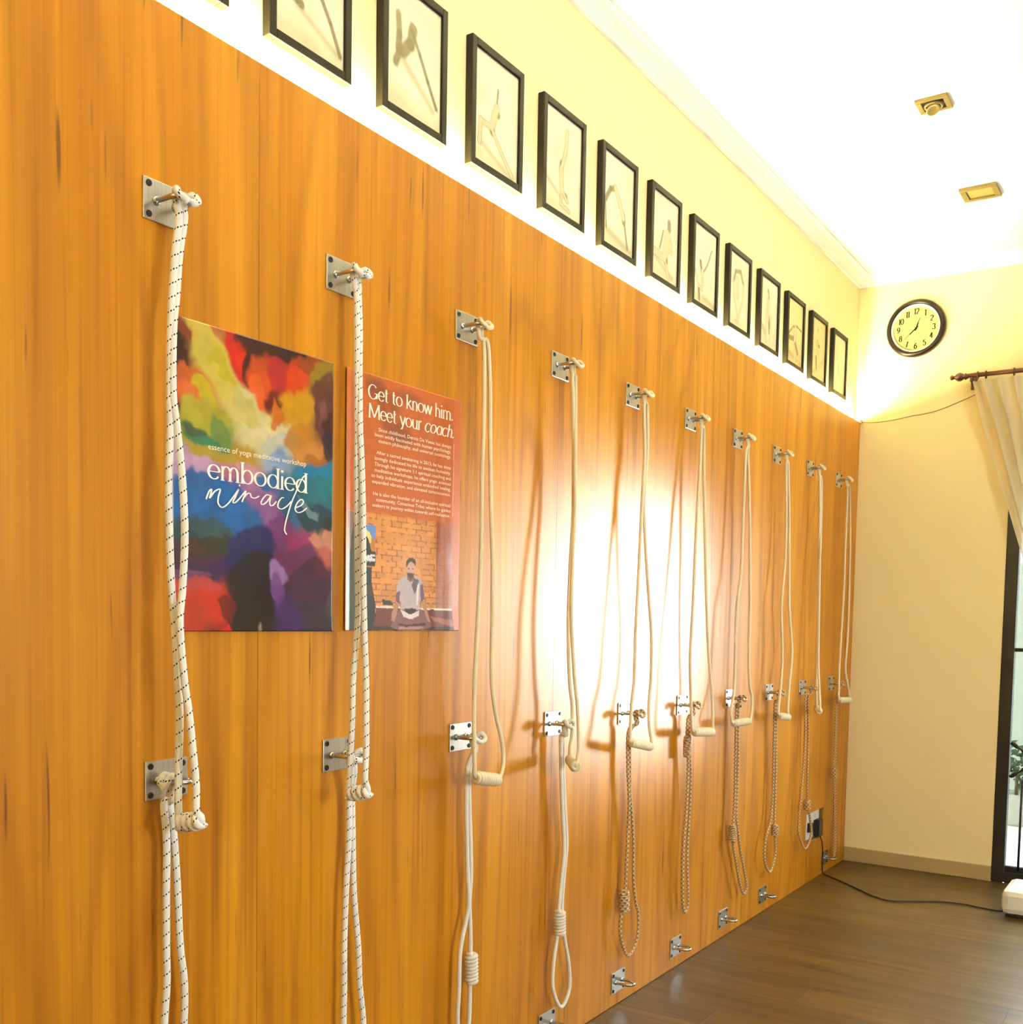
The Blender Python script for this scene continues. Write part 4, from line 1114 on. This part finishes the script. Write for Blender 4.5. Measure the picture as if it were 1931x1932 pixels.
# ================================================================== the row of framed photographs
POSES = [  # limbs: (list of points, radius, tone)
 [([(.3, .3), (.5, .5), (.7, .8)], .05, 0)],
 [([(.50, .40), (.30, .55), (.22, .68)], .055, 1), ([(.50, .40), (.62, .52)], .07, 0), ([(.62, .52), (.80, .70), (.95, .90)], .03, 1), ([(.24, .66), (.36, .70)], .05, 1), ([(.3, .72), (.9, .9)], .035, 2)],
 [([(.47, .28), (.42, .42), (.28, .52)], .075, 1), ([(.20, .24), (.22, .40), (.20, .52)], .05, 1), ([(.45, .30), (.60, .45), (.75, .62), (.92, .80)], .03, 1), ([(.24, .5), (.16, .64)], .05, 1), ([(.3, .58), (.85, .84)], .05, 2)],
 [([(.52, .25), (.50, .42)], .02, 1), ([(.50, .42), (.40, .60)], .055, 0), ([(.52, .45), (.53, .48)], .045, 1), ([(.40, .62), (.40, .66)], .06, 1), ([(.38, .63), (.14, .62), (.12, .82)], .035, 0), ([(.42, .66), (.62, .80), (.88, .96)], .03, 0), ([(.1, .8), (.85, .98)], .025, 2)],
 [([(.60, .14), (.56, .34), (.46, .52)], .035, 0), ([(.45, .50), (.44, .56)], .06, 1), ([(.44, .56), (.46, .74)], .055, 0), ([(.48, .76), (.62, .84)], .03, 0), ([(.55, .80), (.58, .80)], .05, 1), ([(.46, .74), (.44, .90), (.68, .93)], .022, 0), ([(.05, .72), (.45, .84)], .04, 2)],
 [([(.06, .55), (.10, .82)], .022, 1), ([(.08, .52), (.22, .38), (.38, .34)], .05, 1), ([(.38, .34), (.55, .48), (.66, .60)], .05, 0), ([(.66, .58), (.68, .64)], .065, 1), ([(.70, .66), (.82, .92)], .03, 1), ([(.1, .84), (.9, .94)], .05, 2)],
 [([(.64, .28), (.65, .35)], .07, 1), ([(.58, .44), (.52, .66)], .10, 0), ([(.42, .42), (.30, .64)], .03, 1), ([(.72, .46), (.78, .62), (.50, .60)], .03, 0), ([(.52, .66), (.54, .76)], .08, 1), ([(.50, .74), (.10, .72)], .06, 0), ([(.56, .80), (.66, .96)], .04, 0), ([(.05, .76), (.8, .92)], .05, 2)],
 [([(.80, .22), (.62, .44), (.46, .56)], .02, 1), ([(.30, .46), (.36, .58)], .05, 1), ([(.38, .58), (.40, .72)], .05, 0), ([(.10, .62), (.22, .78), (.40, .80)], .025, 0), ([(.25, .80), (.28, .94)], .05, 1), ([(.45, .90), (.95, .94)], .05, 2)],
 [([(.20, .40), (.30, .24), (.55, .20), (.72, .36)], .045, 1), ([(.72, .36), (.70, .60), (.52, .82)], .03, 0), ([(.20, .40), (.24, .60), (.46, .86)], .03, 0), ([(.40, .34), (.42, .56)], .07, 0), ([(.34, .92), (.50, .92)], .03, 2)],
 [([(.42, .16), (.48, .26)], .045, 1), ([(.42, .22), (.34, .60), (.38, .92)], .03, 0), ([(.50, .30), (.46, .60)], .04, 0), ([(.50, .55), (.56, .78)], .06, 1), ([(.64, .52), (.56, .90)], .025, 0), ([(.1, .72), (.3, .80)], .07, 2)],
 [([(.08, .56), (.35, .42), (.60, .38), (.92, .40)], .025, 1), ([(.52, .40), (.48, .62)], .05, 0), ([(.30, .50), (.5, .44)], .03, 0), ([(.1, .62), (.45, .60), (.7, .8)], .06, 1), ([(.50, .80), (.52, .94)], .05, 0), ([(.1, .85), (.9, .95)], .05, 2)],
 [([(.40, .14), (.44, .20)], .02, 1), ([(.42, .38), (.46, .56)], .05, 0), ([(.40, .40), (.55, .44)], .04, 1), ([(.34, .66), (.38, .82)], .06, 1), ([(.80, .66), (.42, .86)], .025, 0), ([(.1, .92), (.5, .84)], .04, 2)],
 [([(.28, .34), (.42, .56)], .02, 1), ([(.42, .54), (.46, .62)], .06, 1), ([(.46, .62), (.30, .80)], .025, 0), ([(.46, .62), (.70, .80)], .025, 0)],
]
POSE_TEXT = ['with only its lower corner above the colourful poster', 'showing a bent-over figure with one long leg', 'showing a figure folded forward on straight legs', 'showing a lunging figure with raised arms',
             'showing a figure in a headstand', 'showing a figure arched into a bridge', 'showing a seated twisting figure', 'showing a figure with one limb raised high',
             'showing a figure bending backwards into a ring', 'showing a narrow upright figure', 'showing a figure with arms spread wide', 'showing a small balancing figure', 'with a very pale faded figure, beside the clock wall corner']
FZ0, FZ1, FW = 2.590, 2.925, .252
fb = .021
def frame_mesh():
    mb = MB()
    w, h = FW/2, FZ1-FZ0
    y0, y1 = -.0235, -.0005
    mb.box((-w, y0, 0), (-w+fb, y1, h)).box((w-fb, y0, 0), (w, y1, h)).box((-w+fb, y0, 0), (w-fb, y1, fb)).box((-w+fb, y0, h-fb), (w-fb, y1, h))
    return mb.data('frame_moulding')
fmesh = frame_mesh()
bmesh_ = MB().box((-FW/2+fb, -.0155, fb), (FW/2-fb, -.001, FZ1-FZ0-fb)).data('backing')
for i in range(13):
    xr = .574+.3600*(i-1)
    cx = xr-FW/2
    t = thing('picture_frame', 'black framed sepia photograph ' + POSE_TEXT[i], 'picture', (cx, YW, FZ0), 'framed photographs above the panelling')
    fo = link('frame_moulding', fmesh, MAT['frame'], t, bevel=.002)
    link('backing', bmesh_, MAT['core'], t)
    nu, nv = 56, 78
    u, v = np.meshgrid(np.linspace(0, 1, nu), np.linspace(0, 1, nv))
    asp = (FZ1-FZ0-2*fb)/(FW-2*fb)
    img = np.zeros((nv, nu, 3)); img[:] = lin('f2e8cc' if i not in (10, 11) else 'e6d09a')
    img *= (.76+.40*fbm(u*2+i*3, v*2.5, i))[..., None]
    over(img, np.clip((v-.8-.1*(u-.5))/.15, 0, 1)*.5, 'bfae7c')
    ji = .012*(fbm(u*14, v*14, i+50, 2)-.5)
    tones = ['d9cca4', '655930', '9a8d60']
    fade = .35 if i == 12 else 1.0
    for layer in (2, 'edge', 1, 0):
        for pts, r, tone in POSES[i]:
            for a, b in zip(pts[:-1], pts[1:]):
                d, tt = seg_dist(u+ji, v+ji, a, b, asp)
                if layer == 'edge' and tone == 0:
                    over(img, np.clip((r+.022-d)/.02, 0, 1)*.85*fade, '6f6338')
                elif layer == tone:
                    soft = .02 if tone < 2 else .06
                    over(img, np.clip((r-d)/soft+.5, 0, 1)*(.9 if tone < 2 else .6)*fade, tones[tone])
    sheet(t, 'photo_print', cx-FW/2+fb, cx+FW/2-fb, FZ0+fb, FZ1-fb, nu, nv, img, MAT['photo'], lambda a, b: YW-.0165)

# ================================================================== wall clock
def clock():
    cy, cz = -.286, 3.0
    x = XE
    t = thing('wall_clock', 'round wall clock with dark brown rim and pale dial on the end wall', 'clock', (x, cy, cz))
    ax = (-1, 0, 0)
    part(t, 'rim', MB().lathe([(.001, .150), (.012, .156), (.026, .155), (.036, .148), (.040, .140), (.037, .132), (.030, .128), (.006, .128)], (x, cy, cz), ax, 64, None, False), MAT['clockrim'])
    part(t, 'bezel_ring', MB().lathe([(.010, .1285), (.031, .1285), (.032, .124), (.024, .119), (.012, .117)], (x, cy, cz), ax, 64, None, False), MAT['chrome'])
    dial = part(t, 'dial', MB().lathe([(.008, .118), (.012, .118)], (x, cy, cz), ax, 64), MAT['dial'])
    to = lambda a, b: (x-.0135, cy-a, cz+b)
    for h in range(1, 13):
        an = math.radians(90-30*h); s = str(h)
        k = .0205; w = text_width(s)*k*.85
        ox, oy = .093*math.cos(an)-w/2, .093*math.sin(an)-.75*k
        mb = write(MB(), s, lambda a, b: to(ox+a*k*.85, oy+b*k), thick=.34, thin=.13, serif=False)
        mb.f = [tuple(reversed(f)) for f in mb.f]
        link('numeral', mb.data('numeral', tuple(t.location)), MAT['hand'], dial)
    def hand(name, deg, l0, l1, w, x_, m_, tip):
        a = math.radians(90-deg); d = (math.cos(a), math.sin(a)); n_ = (-d[1], d[0])
        P = [(l0, w), (l1*.5, w), (l1*.55, tip), (l1, tip*.6), (l1, -tip*.6), (l1*.55, -tip), (l1*.5, -w), (l0, -w)]
        mb = MB(); mb.prism([(p_*d[0]+q*n_[0], p_*d[1]+q*n_[1]) for p_, q in P], (x-x_, cy, cz), (0, -1, 0), (0, 0, 1), (-.0012, 0, 0))
        part(t, name, mb, m_)
    hand('hour_hand', 19, -.012, .060, .0034, .016, MAT['hand'], .0017)
    hand('minute_hand', 228, -.015, .085, .0030, .019, MAT['hand'], .0013)
    hand('second_hand', 127, -.030, .075, .0011, .022, MAT['hand2'], .0008)
    part(t, 'hand_cap', MB().lathe([(.012, .005), (.024, .005), (.026, .003)], (x, cy, cz), ax, 16), MAT['hand'])
clock()

# ================================================================== curtain rod and curtains
ROD_X, ROD_Z = 4.72, 2.697
def curtain_rod():
    t = thing('curtain_rod', 'dark red-brown wooden curtain rod with turned finials', 'curtain rod', (ROD_X, -.49, ROD_Z))
    part(t, 'rod', MB().tube([(ROD_X, -.575, ROD_Z), (ROD_X, -1.55, ROD_Z), (ROD_X, -2.575, ROD_Z)], .0115, 14), MAT['rod'])
    prof = [(0, .004), (.003, .010), (.010, .0135), (.017, .011), (.022, .008), (.026, .010), (.034, .018), (.046, .0235), (.056, .022), (.066, .016), (.072, .012), (.076, .017), (.081, .018), (.086, .013), (.092, .013)]
    part(t, 'finial', MB().lathe(prof, (ROD_X, -.487, ROD_Z-.002), (0, -1, 0), 20), MAT['rod'])
    part(t, 'finial', MB().lathe(prof, (ROD_X, -2.663, ROD_Z-.002), (0, 1, 0), 20), MAT['rod'])
    for y in (-.595, -2.555):
        part(t, 'bracket', MB().box((ROD_X-.006, y-.006, ROD_Z-.03), (XE, y+.006, ROD_Z-.016)).box((XE-.008, y-.015, ROD_Z-.06), (XE, y+.015, ROD_Z+.03)).box((ROD_X-.014, y-.006, ROD_Z-.03), (ROD_X+.014, y+.006, ROD_Z-.012)), MAT['rod'])
    for y in (-.625, -.665, -.80, -.93, -1.06, -1.19, -1.95, -2.08, -2.21, -2.34, -2.47, -2.52):
        pts = [(ROD_X+.019*math.cos(2*PI*k/20), y, ROD_Z-.004+.019*math.sin(2*PI*k/20)) for k in range(20)]
        part(t, 'curtain_ring', MB().tube(pts, .0035, 8, closed=True), MAT['rod'])
curtain_rod()

def curtain(label, ytop, ytie, ybot, zt, zb, ztie, seed):
    """ytop etc.: (outer edge, inner edge)"""
    t = thing('curtain', label, 'curtain', (ROD_X, (ytop[0]+ytop[1])/2, zb), 'sheer curtains at the glazed door')
    nu, nv = 110, 70
    def P(u, v):
        z = zt-(zt-zb)*v
        if z > ztie:
            k = (zt-z)/(zt-ztie)
            a = ytop[0]+(ytie[0]-ytop[0])*k; kk = k**1.3; b = ytop[1]+(ytie[1]-ytop[1])*kk
            amp = .026*(1-k)+.018*k
        else:
            k = (ztie-z)/(ztie-zb); k = k**.7
            a = ytie[0]+(ybot[0]-ytie[0])*k; b = ytie[1]+(ybot[1]-ytie[1])*k
            amp = .016+.012*k
        ph = 2*PI*8*u
        x = ROD_X+.002+amp*math.sin(ph+.6*math.sin(3*z+seed))*(.9+.3*math.sin(11*u+seed))
        head = max(0, 1-(zt-z)/.12)
        x += .010*head*abs(math.sin(ph*.5))**6
        y = a+(b-a)*u+.012*math.cos(ph*1.0)*(1-.4*head)*min(1, (zt-z)/.2)
        return (min(x, XE-.012), y, z)
    mb = MB()
    for j in range(nv):
        for i in range(nu): mb.v.append(P(i/(nu-1), j/(nv-1)))
    for j in range(nv-1):
        for i in range(nu-1):
            mb.smooth.add(len(mb.f)); mb.f.append((j*nu+i, (j+1)*nu+i, (j+1)*nu+i+1, j*nu+i+1))
    cl = part(t, 'cloth', mb, MAT['sheer'])
    hb = MB(); nb = 14
    for j in range(nb):
        for i in range(nu):
            x, y, z = P(i/(nu-1), j/(nb-1)*.27/(zt-zb)); hb.v.append((x-.004, y, z))
    for j in range(nb-1):
        for i in range(nu-1):
            hb.smooth.add(len(hb.f)); hb.f.append((j*nu+i, (j+1)*nu+i, (j+1)*nu+i+1, j*nu+i+1))
    part(t, 'heading_band', hb, MAT['sheer'], under=cl)
    ya, yb = sorted(ytie); yc = (ya+yb)/2; hw = (yb-ya)/2+.012
    pts = [(ROD_X+.002+.034*math.sin(2*PI*k/24), yc+hw*math.cos(2*PI*k/24), ztie-.006*math.cos(2*PI*k/24)) for k in range(24)]
    part(t, 'tie_back', MB().tube(pts, .008, 8, closed=True), MAT['sheer'])
curtain('sheer cream curtain swept aside at the door edge nearest the clock', (-.598, -1.20), (-1.01, -1.12), (-.98, -1.16), 2.670, .32, 1.36, 1.0)
curtain('sheer cream curtain tied at the far edge of the door', (-2.53, -1.93), (-2.16, -2.04), (-2.2, -2.0), 2.670, .32, 1.36, 2.3)

# ================================================================== small things
t = thing('wall_cable', 'thin cable sagging along the end wall from the panelling corner to the curtain', 'cable', (XE, -.02, ZP))
part(t, 'cable', MB().tube(crom([(XE-.004, -.006, ZP+.004), (XE-.003, -.06, ZP-.004), (XE-.003, -.163, ZP-.002), (XE-.003, -.276, 2.528), (XE-.003, -.414, 2.546), (XE-.004, -.586, 2.605), (XE-.004, -.68, 2.645)], .02), .0018, 8), MAT['cable'])
part(t, 'clip', MB().box((XE-.012, -.010, ZP-.004), (XE, -.001, ZP+.014)), MAT['rod'], bevel=.001)

t = thing('wall_socket', 'white double wall socket set in a cut-out near the floor', 'socket', (4.235, YW, .293))
part(t, 'face_plate', MB().box((4.100, YW-.009, .222), (4.372, YW, .364)), MAT['plastic'], bevel=.003)
for xx in (4.165, 4.305):
    part(t, 'rocker_switch', MB().box((xx-.012, YW-.012, .325), (xx+.012, YW-.009, .350)), MAT['plastic'], bevel=.001)
t = thing('power_cord', 'black plug and cable from the wall socket to the white floor appliance', 'cable', (4.32, YW, .2))
part(t, 'plug', MB().box((4.272, -.012, .225), (4.345, YW-.0095, .315)), MAT['plug'], bevel=.006)
part(t, 'plug', MB().box((4.170, -.004, .262), (4.205, YW-.0095, .312)), MAT['plug'], bevel=.004)
part(t, 'cable', MB().tube(crom([(4.31, -.006, .226), (4.325, -.014, .19), (4.352, -.012, .13), (4.362, -.010, .06), (4.36, -.014, .012), (4.345, -.05, .0045), (4.27, -.14, .0045), (4.16, -.26, .0045), (4.06, -.37, .0045), (4.03, -.46, .0045), (4.10, -.56, .0045), (4.166, -.661, .0045), (4.19, -.76, .0045), (4.17, -.86, .0045), (4.17, -.945, .0045)], .02), .0034, 8), MAT['plug'])

t = thing('floor_appliance', 'white rounded box appliance on the floor near the glazed door', 'appliance', (4.23, -1.10, 0))
part(t, 'housing', MB().box((4.08, -.945, .012), (4.38, -1.255, .132)), MAT['plastic'], bevel=.03)
part(t, 'foot', MB().box((4.10, -.965, 0), (4.36, -1.235, .014)), MAT['plug'], bevel=.003)
part(t, 'dial', MB().lathe([(0, .03), (.006, .03), (.009, .026)], (4.23, -1.10, .132), (0, 0, 1), 20), MAT['chrome'])

# ceiling fittings
def square_ring(mb, cx, cy, w0, w1, z0, z1):
    a, b = w0/2, w1/2
    mb.box((cx-a, cy-a, z0), (cx-b, cy+a, z1)).box((cx+b, cy-a, z0), (cx+a, cy+a, z1)).box((cx-b, cy-a, z0), (cx+b, cy-b, z1)).box((cx-b, cy+b, z0), (cx+b, cy+a, z1))
    return mb
cx, cy = 2.94, -.745
t = thing('ceiling_spotlight', 'small square ceiling spotlight with a tilted lamp in a brassy plate', 'ceiling light', (cx, cy, ZC))
part(t, 'plate', square_ring(MB(), cx, cy, .116, .078, ZC-.010, ZC-.0005), MAT['brass'], bevel=.002)
part(t, 'recess_shade', MB().box((cx-.039, cy-.039, ZC-.003), (cx+.039, cy+.039, ZC-.0005)), MAT['clockrim'])  # flat dark plate standing in for the shade inside the fitting
part(t, 'gimbal_ring', MB().tube([(cx+.030*math.cos(2*PI*k/28), cy+.030*math.sin(2*PI*k/28), ZC-.012) for k in range(28)], .005, 8, closed=True), MAT['brass'])
part(t, 'lamp', MB().lathe([(0, .010), (.008, .014), (.022, .024), (.026, .025), (.027, .021), (.020, .012)], (cx+.008, cy+.010, ZC-.004), (-.35, -.35, -.87), 20), MAT['lamp'])
cx, cy = 3.888, -.749
t = thing('ceiling_panel_light', 'larger square recessed ceiling fitting with a plain brassy panel', 'ceiling light', (cx, cy, ZC))
part(t, 'frame', square_ring(MB(), cx, cy, .156, .106, ZC-.012, ZC-.0005), MAT['brass'], bevel=.002)
part(t, 'panel', MB().box((cx-.053, cy-.053, ZC-.005), (cx+.053, cy+.053, ZC-.0005)), MAT['lamp'])
